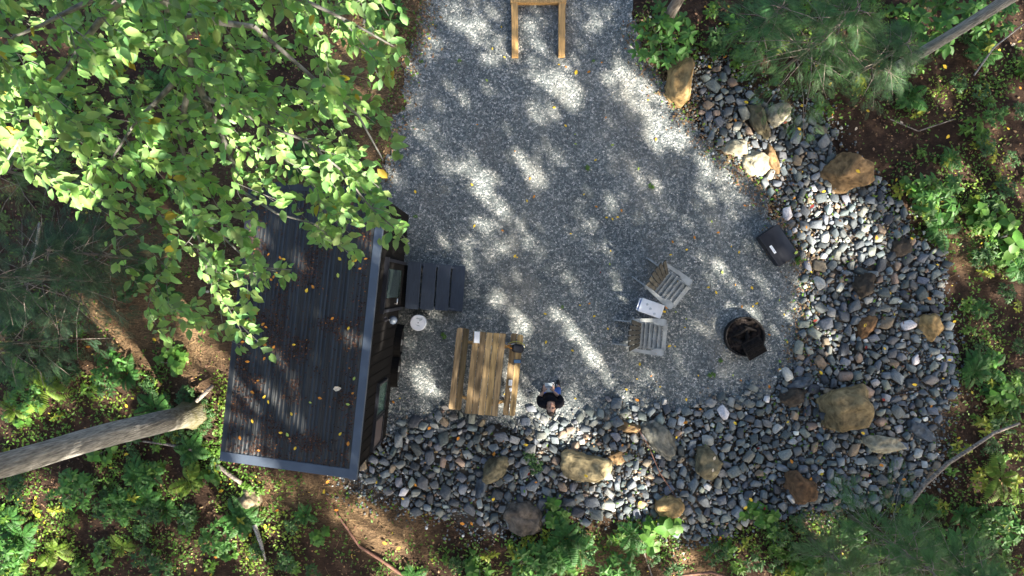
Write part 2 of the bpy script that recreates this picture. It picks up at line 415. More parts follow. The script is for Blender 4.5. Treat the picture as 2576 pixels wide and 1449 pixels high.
# ------------------------------------------------------------------ boulders
def rock_mesh(name, L, W, Hh, seed, col, sub=4, cuts=12, col2=None, rough=.11):
    r = random.Random(seed); b = bmesh.new()
    bmesh.ops.create_icosphere(b, subdivisions=sub, radius=1)
    pl = []
    for i in range(cuts):
        n = Vector((r.gauss(0, 1), r.gauss(0, 1), r.gauss(.2, .8))).normalized(); pl.append((n, r.uniform(.62, .86)))
    pl.append((Vector((r.uniform(-.2, .2), r.uniform(-.2, .2), 1)).normalized(), .7))
    off = Vector((seed * 3.1, seed * 1.7, seed))
    cols = []
    for v in b.verts:
        p = v.co.copy()
        for n, d in pl:
            t = p.dot(n)
            if t > d: p -= n * (t - d) * .92
        p += p.normalized() * (mnoise.fractal(p * 1.6 + off, .9, 2, 5) * rough * 1.6 + mnoise.noise(p * 6 + off) * rough * .35)
        v.co = (p.x * L / 1.6, p.y * W / 1.6, p.z * Hh / 1.4)
        t = .5 + .5 * mnoise.fractal(p * 1.3 - off, .8, 2, 4)
        t = min(max(t, 0), 1)
        c2 = col2 or tuple(c * .5 for c in col)
        cols.append([col[k] * t + c2[k] * (1 - t) for k in range(3)])
    me = bpy.data.meshes.new(name); b.to_mesh(me); b.free()
    set_col(me, np.array(cols)); me.materials.append(M_boulder)
    me.polygons.foreach_set('use_smooth', np.ones(len(me.polygons), bool))
    return me
TAN = (.42, .28, .12); BRN = (.27, .17, .08); OLV = (.17, .145, .085); DRK = (.07, .055, .04); GRY = (.2, .19, .15); PAL = (.4, .36, .25); SLB = (.1, .12, .14)
boulders = [  # px, py, length px, width px, angle deg, height m, colour, label
    (1718, 195, 102, 62, 82, .5, TAN, 'tall ochre boulder at the upper right edge of the gravel'),
    (1962, 285, 52, 46, 20, .32, PAL, 'small cream boulder with a sunlit top among upper right rocks'),
    (1914, 302, 96, 32, -66, .28, OLV, 'long thin olive boulder lying beside the small cream boulder'),
    (2146, 433, 118, 92, 15, .55, BRN, 'big brown faceted boulder on the right edge of the rock border'),
    (1908, 405, 72, 62, -40, .26, PAL, 'pale sunlit slab at the gravel edge beside a brown slab'),
    (1944, 397, 62, 28, -65, .2, BRN, 'narrow rust brown slab leaning against the pale sunlit slab'),
    (1857, 372, 62, 42, -20, .22, PAL, 'bright pale rock at the gravel edge in full sun'),
    (2272, 619, 50, 38, -5, .2, DRK, 'square dark brown rock at the right rim of the rock border'),
    (2178, 722, 64, 54, 70, .34, DRK, 'nearly black round boulder right of the storage box'),
    (2348, 820, 68, 52, -70, .35, TAN, 'yellowish boulder at the far right rim of the rocks'),
    (2140, 1033, 126, 104, 10, .6, (.24, .18, .09), 'largest mustard brown boulder in the lower right rocks'),
    (2230, 1122, 100, 42, -8, .25, PAL, 'flat pale olive slab just below the largest mustard boulder'),
    (1785, 1172, 78, 60, -62, .32, OLV, 'brown boulder with two pale leaves on it below the fire pit'),
    (2020, 1230, 76, 68, -40, .34, (.16, .09, .045), 'dark russet boulder near the lower right plants'),
    (1665, 1108, 104, 46, -48, .3, GRY, 'slanting grey green slab right of the person'),
    (1467, 1180, 112, 80, -8, .42, (.3, .24, .13), 'wide tan boulder below the person'),
    (1245, 1185, 68, 60, 60, .34, OLV, 'mossy olive boulder below the picnic table'),
    (1325, 1312, 94, 68, -25, .3, (.16, .13, .1), 'flat brown grey slab at the lower rim of the rocks'),
    (1685, 1280, 64, 62, 30, .36, TAN, 'boulder with one sunlit tip at the lower rim'),
    (2000, 998, 56, 42, 10, .24, DRK, 'dark boulder half sunk left of the largest mustard boulder'),
    (1587, 1078, 56, 28, -5, .18, BRN, 'low brown rock at the gravel edge right of the person'),
    (2316, 1087, 72, 38, -35, .2, SLB, 'long slate blue slab in the lower right corner of the rocks'),
    (620, 1262, 48, 46, 10, .26, (.24, .19, .12), 'pitted tan rock in ivy below the cabin corner'),
    (932, 48, 38, 26, 50, .08, GRY, 'flat grey stone in brown soil near the top'),
    (2182, 822, 36, 64, -30, .2, (.2, .11, .05), 'rusty orange rock below the nearly black boulder'),
    (2015, 965, 54, 30, 5, .18, SLB, 'flat slate blue rock at the gravel edge below the fire pit'),
    (1213, 1225, 62, 26, 75, .2, SLB, 'pointed slate sliver beside the mossy olive boulder'),
    (1553, 1150, 46, 34, 10, .2, BRN, 'tan rock right of the wide tan boulder'),
]
bould_xy = []
k0 = 15.5 / FPX
for i, (px, py, L, W, an, hh, c, lab) in enumerate(boulders):
    x, y = G(px, py, hh * .6)
    me = rock_mesh('boulder', L * k0 * 1.04, W * k0 * 1.04, hh * 1.5, i + 3, c)
    o = link('boulder', me); o.location = (x, y, hh * .08); o.rotation_euler = (random.uniform(-.06, .06), random.uniform(-.06, .06), R(an))
    props(o, lab, 'boulder')
    bould_xy.append((x, y, (L + W) * .25 * k0 * .78))

# ------------------------------------------------------------------ rock border
def throw(n_try, rmin, rmax, powr, placed, region, ov=.86):
    out = []
    cell = .45; grid = {}
    for (x, y, r) in placed: grid.setdefault((int(x // cell), int(y // cell)), []).append((x, y, r))
    bb = region.min(0), region.max(0)
    P = rng.random((n_try, 2)) * (bb[1] - bb[0]) + bb[0]
    P = P + 0
    Q = P + np.stack([vfbm(P[:, 0], P[:, 1], 1.6, 21) - .5, vfbm(P[:, 0], P[:, 1], 1.6, 22) - .5], 1) * .95
    P = P[inside(Q, region)]
    rad = rmin + (rmax - rmin) * rng.random(len(P)) ** powr
    rad = -np.sort(-rad)
    for (x, y), r in zip(P, rad):
        cx, cy = int(x // cell), int(y // cell); ok = True
        for a in (-1, 0, 1):
            for b in (-1, 0, 1):
                for (u, v, q) in grid.get((cx + a, cy + b), ()):
                    if (u - x) ** 2 + (v - y) ** 2 < ((q + r) * ov) ** 2: ok = False; break
                if not ok: break
            if not ok: break
        if ok:
            grid.setdefault((cx, cy), []).append((x, y, r)); out.append((x, y, r))
    return out
big = [(x, y, min(r, .42)) for x, y, r in bould_xy]
stones = []
for n_, r0_, r1_, ov_, cap in ((1500, .125, .165, .95, 70), (9000, .088, .125, .86, 800), (16000, .06, .088, .8, 1500), (26000, .036, .06, .78, 3000)):
    stones += throw(n_, r0_, r1_, 1.0, big + stones, BAND, ov_)[:cap]
small = throw(60000, .016, .036, 1.0, big + stones, BAND, .74)
def stone_col(n):
    t = rng.random(n)
    c = np.empty((n, 3))
    c[:] = cjit((.11, .126, .131), n, .55, .06)
    m = t > .68; c[m] = cjit((.18, .185, .165), m.sum(), .3, .05)
    m = t > .88; c[m] = cjit((.32, .32, .29), m.sum(), .25, .04)
    m = t > .93; c[m] = cjit((.22, .17, .12), m.sum(), .25, .06)
    m = t < .02; c[m] = cjit((.6, .58, .54), m.sum(), .15, .03)
    return c
def block_template(seed):
    r = random.Random(seed); b = bmesh.new()
    el_ = r.uniform(1.0, 1.28); fl = r.uniform(.42, .72); shx = r.uniform(-.35, .35)
    for sx in (-1, 1):
        for sy in (-1, 1):
            for sz in (-1, 1):
                x = sx * r.uniform(.5, 1.02); y = sy * r.uniform(.45, 1.0); z = sz * r.uniform(.55, 1.0)
                b.verts.new(((x + shx * y) * .46 * el_, y * .46 / el_, z * .5 * fl))
    for k in range(3):
        a_ = r.random() * 6.3; b.verts.new((math.cos(a_) * .5 * el_, math.sin(a_) * .5 / el_, r.uniform(-.2, .2) * fl))
    bmesh.ops.convex_hull(b, input=b.verts[:])
    bmesh.ops.delete(b, geom=[v for v in b.verts if not v.link_faces], context='VERTS')
    bmesh.ops.bevel(b, geom=b.edges[:], offset=.035, segments=1, affect='EDGES')
    bmesh.ops.triangulate(b, faces=b.faces[:]); b.verts.index_update()
    V = np.array([v.co[:] for v in b.verts]); Fq = np.array([[v.index for v in f.verts] for f in b.faces]); b.free()
    return V, Fq
TPL = [block_template(200 + i) for i in range(28)]
stones.sort(key=lambda t: -t[2])
NI = 270
ind, rest = stones[:NI], stones[NI:] + small
# individual rocks share 42 source meshes, each with its own colour
srcs = []
for i in range(56):
    V, Fq = TPL[i % 28]
    c = stone_col(1)[0]
    me = np_mesh('border_rock', V, Fq, np.tile(c, (len(V), 1))); me.materials.append(M_stone); srcs.append((me, c))
def stone_label(x, y, c):
    lum = c.mean()
    tone = 'whitish' if lum > .45 else 'pale grey' if lum > .26 and c[2] > c[0] * .85 else 'tan' if c[0] > c[2] * 1.25 else 'slate grey'
    if y < -2.3:
        z = 'below the picnic table' if x < 0.2 else 'below and right of the person' if x < 4.2 else 'in the lower right bend'
    elif y < 1.0: z = 'right of the fire pit' if x > 4.6 else 'near the fire pit'
    elif y < 2.9: z = 'behind the storage box'
    else: z = 'in the narrow upper right strip'
    return f'{tone} angular rock of the loose border {z}', f'{tone} rocks {z}'
for k, (x, y, r) in enumerate(ind):
    me, c = srcs[int(rng.integers(56))]
    o = link('border_rock', me); s = r * 1.95
    o.location = (x, y, max(gz(x, y), 0) + r * .3); o.scale = (s, s, s)
    o.rotation_euler = (random.uniform(-.35, .35), random.uniform(-.35, .35), random.uniform(0, 6.28))
    lab, grp = stone_label(x, y, c); props(o, lab, 'rock', grp)
Vs, Fs, Cs = [], [], []; off = 0
rest = np.array(rest); tid = rng.integers(0, 28, len(rest))
for t in range(28):
    q = rest[tid == t]; n = len(q)
    sc = q[:, 2] * 1.92
    M = rotm(rng.random(n) * 6.3, (rng.random(n) - .5) * .9, (rng.random(n) - .5) * .9) * sc[:, None, None]
    zb = np.array([max(gz(a, b), 0) for a, b in q[:, :2]])
    V, Fq, C = scatter(*TPL[t], np.column_stack([q[:, 0], q[:, 1], zb + q[:, 2] * .3 + rng.random(n) * .03]), M, stone_col(n))
    Vs.append(V); Fs.append(Fq + off); Cs.append(C); off += len(V)
o = link('loose_rocks', np_mesh('loose_rocks', np.vstack(Vs), np.vstack(Fs), np.vstack(Cs)), None, M_stone)
props(o, 'small loose grey stones filling the border round the gravel', 'rocks', kind='stuff')
# chips scattered outside the band and at the gravel edge
n = 5200
idx = rng.integers(0, len(BAND), n); jdx = (idx + 1) % len(BAND); t = rng.random((n, 1))
pp = BAND[idx] * (1 - t) + BAND[jdx] * t + rng.normal(0, .22, (n, 2))
sc = .03 + .06 * rng.random(n) ** 2
zb = np.array([max(gz(a, b), 0) for a, b in pp])
V, Fq, C = scatter(*TPL[3], np.column_stack([pp, zb + .012]), rotm(rng.random(n) * 6.3, rng.random(n), rng.random(n)) * sc[:, None, None], stone_col(n))
o = link('stone_chips', np_mesh('stone_chips', V, Fq, C), None, M_stone); props(o, 'small stone chips along the rims of the rock border', 'stones', kind='stuff')

# ------------------------------------------------------------------ cabin
U = Vector((bx_ - ax, by_ - ay, 0)); LEN = U.length; ang = -math.atan2(U.x, U.y)
cab = empty('cabin', (ax, ay, 0), ang, 'small black cabin on wheels with ribbed metal roof under leafy branches', 'cabin')
# local frame: y along the length from the lower corner, x to the right wall (x=0 is the right roof edge)
WD = 2.56; ZR, ZL = 3.35, 3.08
def zr(x): return ZR + (ZR - ZL) * x / WD
# walls
b = BM()
b.prism([(-WD + .1, .08), (-.03, .08), (-.03, LEN - .08), (-WD + .1, LEN - .08)], .45, 3.0)
b.out('wall', M_siding, cab)
b = BM()
y = .12
while y < LEN - .12:                                  # raised siding ribs on the right wall
    b.box((-.022, y, 1.72), (.008, .02, 2.5)); y += .2
b.out('siding_rib', M_siding, cab)
# corrugated roof sheet
xs = np.arange(-WD + .1, -.13, .0125)
prof = []
for i, x in enumerate(xs):
    ph = (x / .075) % 1.0
    hgt = .016 * max(0, math.sin(ph * 2 * math.pi)) + (.02 if ((x + 5) / .3) % 1 < .14 else 0)
    prof.append(hgt)
prof = np.array(prof)
ys = np.linspace(.14, LEN - .1, 40)
Xg, Yg = np.meshgrid(xs, ys)
Zg = ZR + (ZR - ZL) * Xg / WD + .02 + prof[None, :] + (vfbm(Xg, Yg, 1.5, 31) - .5) * .012
nx, ny = len(xs), len(ys); ii, jj = np.meshgrid(np.arange(nx - 1), np.arange(ny - 1)); a = (jj * nx + ii).ravel()
me = np_mesh('roof', np.column_stack([Xg.ravel(), Yg.ravel(), Zg.ravel()]), np.stack([a, a + 1, a + nx + 1, a + nx], 1))
roof = link('roof', me, cab, M_roof)
tilt = math.atan2(ZR - ZL, WD)
b = BM(); b.box((-.06, LEN / 2 - .0, ZR - .0), (.15, LEN + .1, .07), ry=-tilt, bev=.008)
b.out('roof_trim', M_trim, roof, 'blue grey edge trim on the right side of the roof')
b = BM(); b.box((-WD / 2, .05, (ZR + ZL) / 2 - .0), (WD - .02, .17, .075), ry=-tilt, rz=0, bev=.008)
b.out('roof_trim', M_trim, roof)
b = BM(); b.box((-WD + .06, LEN / 2, ZL + .01), (.1, LEN + .05, .06), ry=-tilt, bev=.008)
b.out('roof_trim', M_roof, roof)
b = BM(); b.box((-WD / 2, LEN - .04, (ZR + ZL) / 2), (WD - .02, .12, .07), ry=-tilt, bev=.008)
b.out('roof_trim', M_roof, roof)
# gutter line under the trim
b = BM(); b.box((.005, LEN / 2, ZR - .07), (.03, LEN, .06)); b.out('fascia', M_siding, cab)
# trailer chassis + wheels with fenders
b = BM(); b.box((-WD / 2, LEN / 2, .38), (WD - .5, LEN - .2, .12)); b.box((-WD / 2, LEN + .45, .4), (.1, 1.2, .1)); b.out('chassis', M_rust, cab)
def loc_y(py, h):   # photo row -> distance along the wall
    yy = -(py - CY) * (H - h) / FPX; return (yy - ay) / math.cos(ang)
for py in (862, 930):
    yc = loc_y(py, .5)
    wl = empty('wheel', (.0, yc, .33)); wl.parent = cab
    b = BM(); b.lathe([(.2, -.1), (.3, -.1), (.33, -.06), (.33, .06), (.3, .1), (.2, .1)], 28); b.xf(Matrix.Rotation(R(90), 4, 'Y') @ Matrix.Translation((0, 0, -.02)))
    b.out('tyre', M_rubber, wl)
    b = BM(); b.lathe([(.0, .04), (.06, .05), (.08, .0), (.2, .02), (.2, -.05), (0, -.05)], 24); b.xf(Matrix.Translation((.05, 0, 0)) @ Matrix.Rotation(R(90), 4, 'Y'))
    b.out('rim', M_steel, wl)
    b = BM()
    pts = [(.02 + .0, yc + .4 * math.cos(t), .33 + .38 * math.sin(t)) for t in np.linspace(.15, math.pi - .15, 14)]
    for q in range(len(pts) - 1):
        p0, p1 = Vector(pts[q]), Vector(pts[q + 1]); md = (p0 + p1) / 2; dd = p1 - p0
        b.box(md, (.22, dd.length * 1.03, .015), rx=math.atan2(dd.z, dd.y))
    b.out('fender', M_siding, cab)
# door
d0, d1 = loc_y(775, 1.6), loc_y(662, 1.6)
door = BM().box((-.015, (d0 + d1) / 2, 1.58), (.05, d1 - d0, 2.02), bev=.006).out('door', M_siding, cab, 'dark door with a tall glass panel')
BM().box((.014, (d0 + d1) / 2 + .04, 1.65), (.012, (d1 - d0) * .62, 1.55)).out('glass_pane', M_glass, door)
b = BM(); b.box((.0, d0 - .03, 1.6), (.09, .06, 2.1)); b.box((.0, d1 + .03, 1.6), (.09, .06, 2.1)); b.box((.0, (d0 + d1) / 2, 2.65), (.1, d1 - d0 + .16, .07)); b.out('door_frame', M_blackpl, cab)
b = BM(); b.tube([(.02, d0 + .09, 1.45), (.075, d0 + .09, 1.45), (.08, d0 + .2, 1.45)], .013); b.out('door_handle', M_steel, door)
b = BM(); b.box((.05, (d0 + d1) / 2, .52), (.16, d1 - d0, .03)); b.out('threshold', M_siding, cab)
# windows
for (r0, r1, lab) in ((962, 1042, 'window pane with a painted greenish reflection'), (1050, 1122, 'window pane with a pinkish blind')):
    y1, y0 = loc_y(r0, 1.75), loc_y(r1, 1.75)
    b = BM()
    for yy in (y0, y1): b.box((.0, yy, 1.72), (.06, .035, .86))
    for z_ in (1.3, 2.14): b.box((.0, (y0 + y1) / 2, z_), (.066, y1 - y0 + .07, .035))
    wf = b.out('window', M_blackpl, cab)
    gm = M_glass if r0 == 962 else M_clear
    gp_ = BM().box((-.004, (y0 + y1) / 2, 1.72), (.03, y1 - y0 - .03, .8)).out('pane', gm if r0 == 962 else material('window_blind', (.09, .07, .065), .3, .15, 8, bump=0), wf, lab)
    if r0 == 962: gp_.data.materials[0] = material('green_reflection', (.05, .1, .075), .1, .5, 30, bump=.1, spec=.7)  # mottled green paints the reflection into the pane's colour
# wall lamp
lz = 2.15; ly = loc_y(803, lz)
lm = BM().tube([(-.02, ly, lz), (.07, ly, lz + .04), (.13, ly, lz + .02)], .014).lathe([(.05, -.01), (.05, .01)], 14, (.0, ly, lz)).out('wall_lamp', M_dark, cab)
BM().lathe([(.0, .05), (.06, .04), (.085, .0), (.08, -.02)], 24, (.15, ly, lz)).out('lamp_shade', M_step, lm)

# steps in front of the door
sx, sy = G(1022, 659, .6); ex, ey = G(1022, 775, .6)
st = empty('doorstep', ((sx + ex) / 2, (sy + ey) / 2, 0), ang + R(2.0), 'dark painted wooden steps with four treads at the cabin door', 'steps')
xx = 0
for k, hz in enumerate((.58, .44, .30, .16)):
    b = BM(); b.box((xx + .15, 0, hz), (.292, 1.03 - k * .002, .04), bev=.005); b.out('tread', M_step, st)
    xx += .312
for yy in (-.46, .46):
    b = BM(); b.prism([(0, 0), (1.22, 0), (1.22, .12), (0, .54)], -.02, .02, Matrix.Translation((0, yy, 0)) @ Matrix.Rotation(R(90), 4, 'X'))
    b.out('stringer', M_step, st)

# bucket with a white lid
x, y = G(1052, 812, .42)
bk = empty('bucket', (x, y, 0), 0, 'round white lidded bucket on gravel between the steps and picnic table', 'bucket')
BM().lathe([(.0, .012), (.145, .012), (.15, .03), (.168, .38), (.176, .385), (.176, .4), (.168, .4)], 36).out('body', M_clear, bk)
lid = BM().lathe([(.176, .395), (.18, .42), (.172, .432), (.15, .426), (.03, .43), (.0, .432)], 40).out('lid', M_white, bk)
BM().lathe([(.012, .43), (.012, .438), (.0, .438)], 12).out('plug', M_dark, lid)
b = BM()
b.prism([(.02, .03), (.09, .06), (.10, .1), (.05, .1), (-.03, .115), (-.05, .09), (.0, .08), (.03, .07)], .4315, .4325)
b.prism([(-.07, -.02), (-.02, -.07), (.05, -.08), (.02, -.055), (-.03, -.045)], .4315, .4325)
b.out('shadow_mark', M_grey, lid)  # leaf-like shadows painted on the lid as grey shapes
b = BM(); b.tube([(.178 * math.cos(t), .178 * math.sin(t), .37 - .12 * math.sin((t + 1.9) / 3.1 * math.pi)) for t in np.linspace(-1.9, 1.2, 14)], .004, 6); b.out('handle', M_steel, bk)

# ------------------------------------------------------------------ picnic table
tx, ty = G(1221.5, 940, .75)
pt = empty('picnic_table', (tx, ty, 0), R(-6.0), 'weathered yellow pine picnic table with two attached benches beside the cabin', 'picnic table')
def planks(cx_, n, wdt, L, z, th, parent, name, ch=0.0, label=None, seed=0):
    rr = random.Random(seed)
    b = BM(); pw = wdt / n; cols = []
    for i in range(n):
        x0 = cx_ - wdt / 2 + i * pw + .004; x1 = x0 + pw - .012
        e = [rr.uniform(-.008, .008) for _ in range(2)]
        y0, y1 = -L / 2 + e[0], L / 2 + e[1]
        pts = [(x0, y0), (x1, y0), (x1, y1), (x0, y1)]
        if ch and i == 0: pts = [(x0, y0 + ch), (x0 + ch, y0), (x1, y0), (x1, y1), (x0 + ch, y1), (x0, y1 - ch)]
        if ch and i == n - 1: pts = [(x0, y0), (x1 - ch, y0), (x1, y0 + ch), (x1, y1 - ch), (x1 - ch, y1), (x0, y1)]
        nv = len(b.b.verts); b.prism(pts, z - th, z)
        t = rr.uniform(.62, 1.3); w_ = rr.uniform(.8, 1.05)
        cols += [(t, t * (.93 + .07 * w_), t * w_)] * (len(b.b.verts) - nv)
    bmesh.ops.recalc_face_normals(b.b, faces=b.b.faces[:])
    me = bpy.data.meshes.new(name); b.b.to_mesh(me); b.b.free(); set_col(me, np.array(cols)); me.materials.append(M_wood)
    o = link(name, me, parent)
    if label: o['label'] = label
    return o
planks(0, 5, .715, 1.79, .75, .038, pt, 'tabletop', 0, seed=3)
planks(-.6, 2, .285, 1.80, .45, .038, pt, 'bench', .03, seed=5)
planks(.6, 2, .285, 1.80, .45, .038, pt, 'bench', .03, seed=8)
for yy in (-.62, .62):
    b = BM(); b.box((0, yy, .392), (1.42, .04, .09)); o = b.out('bench_support', M_timber, pt)
    b = BM(); b.box((0, yy + .042, .682), (.68, .04, .06)); b.out('top_support', M_timber, pt)
    for sgn in (-1, 1):
        b = BM(); b.box((sgn * .33, yy - .042, .35), (.09, .04, .78), ry=sgn * -.42); b.out('leg', M_timber, pt)

def on_table(px, py, h): return G(px, py, h)
# tablet on the table
def from3(cx_, cy_): return ((1450 + cx_ / 2.899) / 1.4907, (1150 + cy_ / 2.899) / 1.4907)
x, y = G(*from3(981, 331), .76)
t = empty('tablet', (x, y, .751), R(-3), 'pale rectangular tablet at the upper left corner of the picnic tabletop', 'tablet')
BM().box((0, 0, .008), (.128, .258, .014), bev=.006).out('case', M_grey, t)
BM().box((0, 0, .0165), (.108, .236, .002)).out('screen', M_white, t)
x, y = G(*from3(1420, 595), .46)
t = empty('phone', (x, y, .451), R(0), 'dark phone with pale blue screen lying on the right bench', 'phone')
BM().box((0, 0, .006), (.165, .088, .011), bev=.005).out('case', M_dark, t)
BM().box((0, 0, .0128), (.145, .07, .002)).out('screen', M_screen, t)
x, y = G(*from3(1344, 826), .46)
t = empty('small_box', (x, y, .451), R(-4), 'small white rectangular box on the right bench', 'box')
BM().box((0, 0, .013), (.078, .126, .026), bev=.006).out('body', M_white, t); BM().box((0, 0, .027), (.062, .11, .003), bev=.001).out('lid', M_clear, t)
x, y = G(*from3(1348, 903), .46)
t = BM().prism([(-.03, .038), (.012, .042), (.03, .02), (.03, -.01), (.012, -.04), (-.018, -.036), (-.02, 0), (-.034, .012)], .451, .478).xf(Matrix.Translation((x, y, 0))).out('cable_plug', M_white)
t.data.transform(Matrix.Translation((-x, -y, -.451))); t.location = (x, y, .451)
props(t, 'tiny white plug below the small white box on the bench', 'charger')
# bag on the right bench
x, y = G(*from3(1425, 455), .55)
t = empty('shoulder_bag', (x, y, .452), R(-8), 'black camera bag with pale cord and orange straps on the right bench', 'bag')
bb = bmesh.new(); bmesh.ops.create_icosphere(bb, subdivisions=3, radius=1)
for v in bb.verts:
    c = v.co; v.co = (math.copysign(abs(c.x) ** .6, c.x) * .135, math.copysign(abs(c.y) ** .7, c.y) * .095, math.copysign(abs(c.z) ** .6, c.z) * .085 + .085)
me = bpy.data.meshes.new('body'); bb.to_mesh(me); bb.free(); link('body', me, t, M_bag, True)
BM().box((.0, .01, .172), (.19, .11, .012), bev=.01).out('flap', M_dark, t)
BM().tube([(-.12, -.02, .13), (-.2, .0, .06), (-.23, .03, .03), (-.16, .06, .05)], .012, 6).out('strap', M_orange, t)
BM().tube([(-.23, .07, .02), (-.12, .13, .03), (.0, .15, .03), (.13, .10, .03), (.15, .03, .03)], .007, 6).out('cord', M_yellow, t)
BM().tube([(-.26, .03, .02), (-.1, .085, .06), (.08, .08, .07), (.15, .05, .05)], .008, 6).out('cord', M_white, t)

# ------------------------------------------------------------------ adirondack chairs
def arm_pts(sgn):
    p = [(.30, .285), (.34, .31), (.345, .40), (.30, .43), (.15, .425), (-.1, .405), (-.36, .37), (-.38, .335), (-.34, .315), (-.1, .335), (.08, .34), (.15, .295)]
    return [(a, sgn * (c - .06)) for a, c in (p if sgn > 0 else p[::-1])]
def chair(loc, rz, label):
    r = empty('adirondack_chair', loc, rz, label, 'chair')
    b = BM()
    n = 6
    for i in range(n):
        t = i / (n - 1); x = .36 - t * .44; zc = .37 - t * .10
        b.box((x, 0, zc), (.077, .52, .02), ry=.22, bev=.003)
    b.box((.405, 0, .335), (.02, .54, .075), bev=.004)
    b.out('seat', M_graywood, r)
    b = BM()
    k = 6
    for i in range(k):
        u = (i - (k - 1) / 2); ya = u * .078; yb = u * .108; top = 1.0 - .022 * u * u
        z0, z1 = .25, top; x0, x1 = -.09, -.09 - (z1 - z0) * .50
        P0 = Vector((x0, ya, z0)); P1 = Vector((x1, yb, z1)); mid = (P0 + P1) / 2; d = P1 - P0
        M4 = Matrix.Translation(mid) @ d.to_track_quat('Z', 'X').to_matrix().to_4x4()
        hw = .033; L = d.length / 2
        q = bmesh.ops.create_cube(b.b, size=1)
        for v in q['verts']:
            wdt = hw * (1.25 if v.co.z > 0 else .95)
            c = Vector((v.co.x * .02, v.co.y * 2 * wdt, v.co.z * 2 * L)); v.co = (Matrix.Translation(mid) @ Matrix.Rotation(-math.atan2(x0 - x1, z1 - z0), 4, 'Y') @ Matrix.Rotation(-math.atan2(yb - ya, L * 2), 4, 'X')) @ c
    b.out('backrest', M_shaded_back, r, 'fan of back slats with shade put into their dark brown')
    b = BM(); b.box((-.205, 0, .43), (.03, .5, .06), ry=-.46); b.box((-.33, 0, .68), (.03, .52, .05), ry=-.46); b.out('back_rail', M_shaded_back, r)
    for sg in (-1, 1):
        b = BM(); b.prism(arm_pts(sg), .545, .567); b.out('armrest', M_graywood, r)
        b = BM(); b.box((.30, sg * .275, .29), (.085, .024, .54)); b.out('leg', M_graywood, r)
        b = BM(); b.prism([(.39, .30), (.39, .40), (-.1, .27), (-.60, .03), (-.62, 0), (-.46, 0), (-.1, .17)], -.012, .012, Matrix.Translation((0, sg * .245, 0)) @ Matrix.Rotation(R(90), 4, 'X'))
        b.out('rear_leg', M_graywood, r)
        b = BM(); b.box((-.31, sg * .30, .53), (.025, .09, .03)); b.out('arm_bracket', M_graywood, r)
    r.scale = (1.1, 1.1, 1.05)
    return r
def c4(cx_, cy_): return ((2300 + cx_ / 2.415) / 1.4907, (800 + cy_ / 2.415) / 1.4907)
x, y = G(*c4(490, 650), .5); chair((x, y, 0.01), R(-38), 'grey adirondack chair nearer the storage box, turned toward the fire pit')
x, y = G(*c4(305, 1110), .5); chair((x, y, 0.01), R(-5), 'grey adirondack chair below the cooler with an orange leaf on its arm')

# cooler
x, y = G(*c4(347, 860), .4)
cl = empty('cooler', (x, y, 0.015), R(-19), 'white and blue picnic cooler standing between the two grey chairs', 'cooler')
b = BM(); b.box((0, 0, .16), (.49, .28, .31), bev=.03); b.out('body', M_blue, cl)
b = BM(); b.box((0, 0, .345), (.525, .315, .06), bev=.022); ld = b.out('lid', M_white, cl)
b = BM()
for (a_, c_) in ((-.12, .05), (.1, -.1), (-.02, -.02)): b.lathe([(.03, 0), (.03, .003), (0, .003)], 16, (a_, c_, .375))
b.out('cup_recess', M_clear, ld)
b = BM(); b.box((-.3, 0, .33), (.025, .28, .035), bev=.008); b.box((-.28, .13, .3), (.05, .02, .03)); b.box((-.28, -.13, .3), (.05, .02, .03)); b.out('handle', M_white, cl)
b = BM(); b.box((.262, 0, .27), (.03, .12, .04), bev=.008); b.out('latch', M_blue, cl)

# black storage box
x, y = G(*c4(1503, 288), .34)
sb = empty('storage_box', (x, y, 0.01), R(-55.5), 'black storage box with curved lid and small white plate near the rock border', 'storage box')
b = BM(); b.box((0, 0, .14), (.78, .49, .27), bev=.02); b.out('body', M_blackpl, sb)
b = BM()
pr = [(-.262, .26), (-.262, .30)] + [(u, .345 - .05 * (u / .25) ** 2) for u in np.linspace(-.25, .25, 12)] + [(.262, .30), (.262, .26)]
b.prism([(p, q) for p, q in pr], -.405, .405, Matrix(((0, 0, 1, 0), (1, 0, 0, 0), (0, 1, 0, 0), (0, 0, 0, 1))))
bmesh.ops.bevel(b.b, geom=[e for e in b.b.edges if e.calc_length() < .1 or e.calc_length() > .5], offset=.004, segments=1, affect='EDGES')
ld = b.out('lid', M_blackpl, sb, smooth=False)
b = BM(); b.box((.0, -.17, .327), (.20, .055, .008), rx=.27, bev=.002); pl_ = b.out('name_plate', M_white, ld)
b = BM()
b.tube([(-.075 + i * .0075, -.17 + .010 * math.sin(i * 1.5), .3325 + .0025 * math.sin(i * 1.5)) for i in range(13)], .003, 5)
b.box((.05, -.17, .333), (.035, .02, .003), rx=.27)
b.out('plate_mark', M_grey, pl_)
b = BM(); b.box((0, -.27, .22), (.16, .025, .03), bev=.006); b.out('latch', M_blackpl, sb)

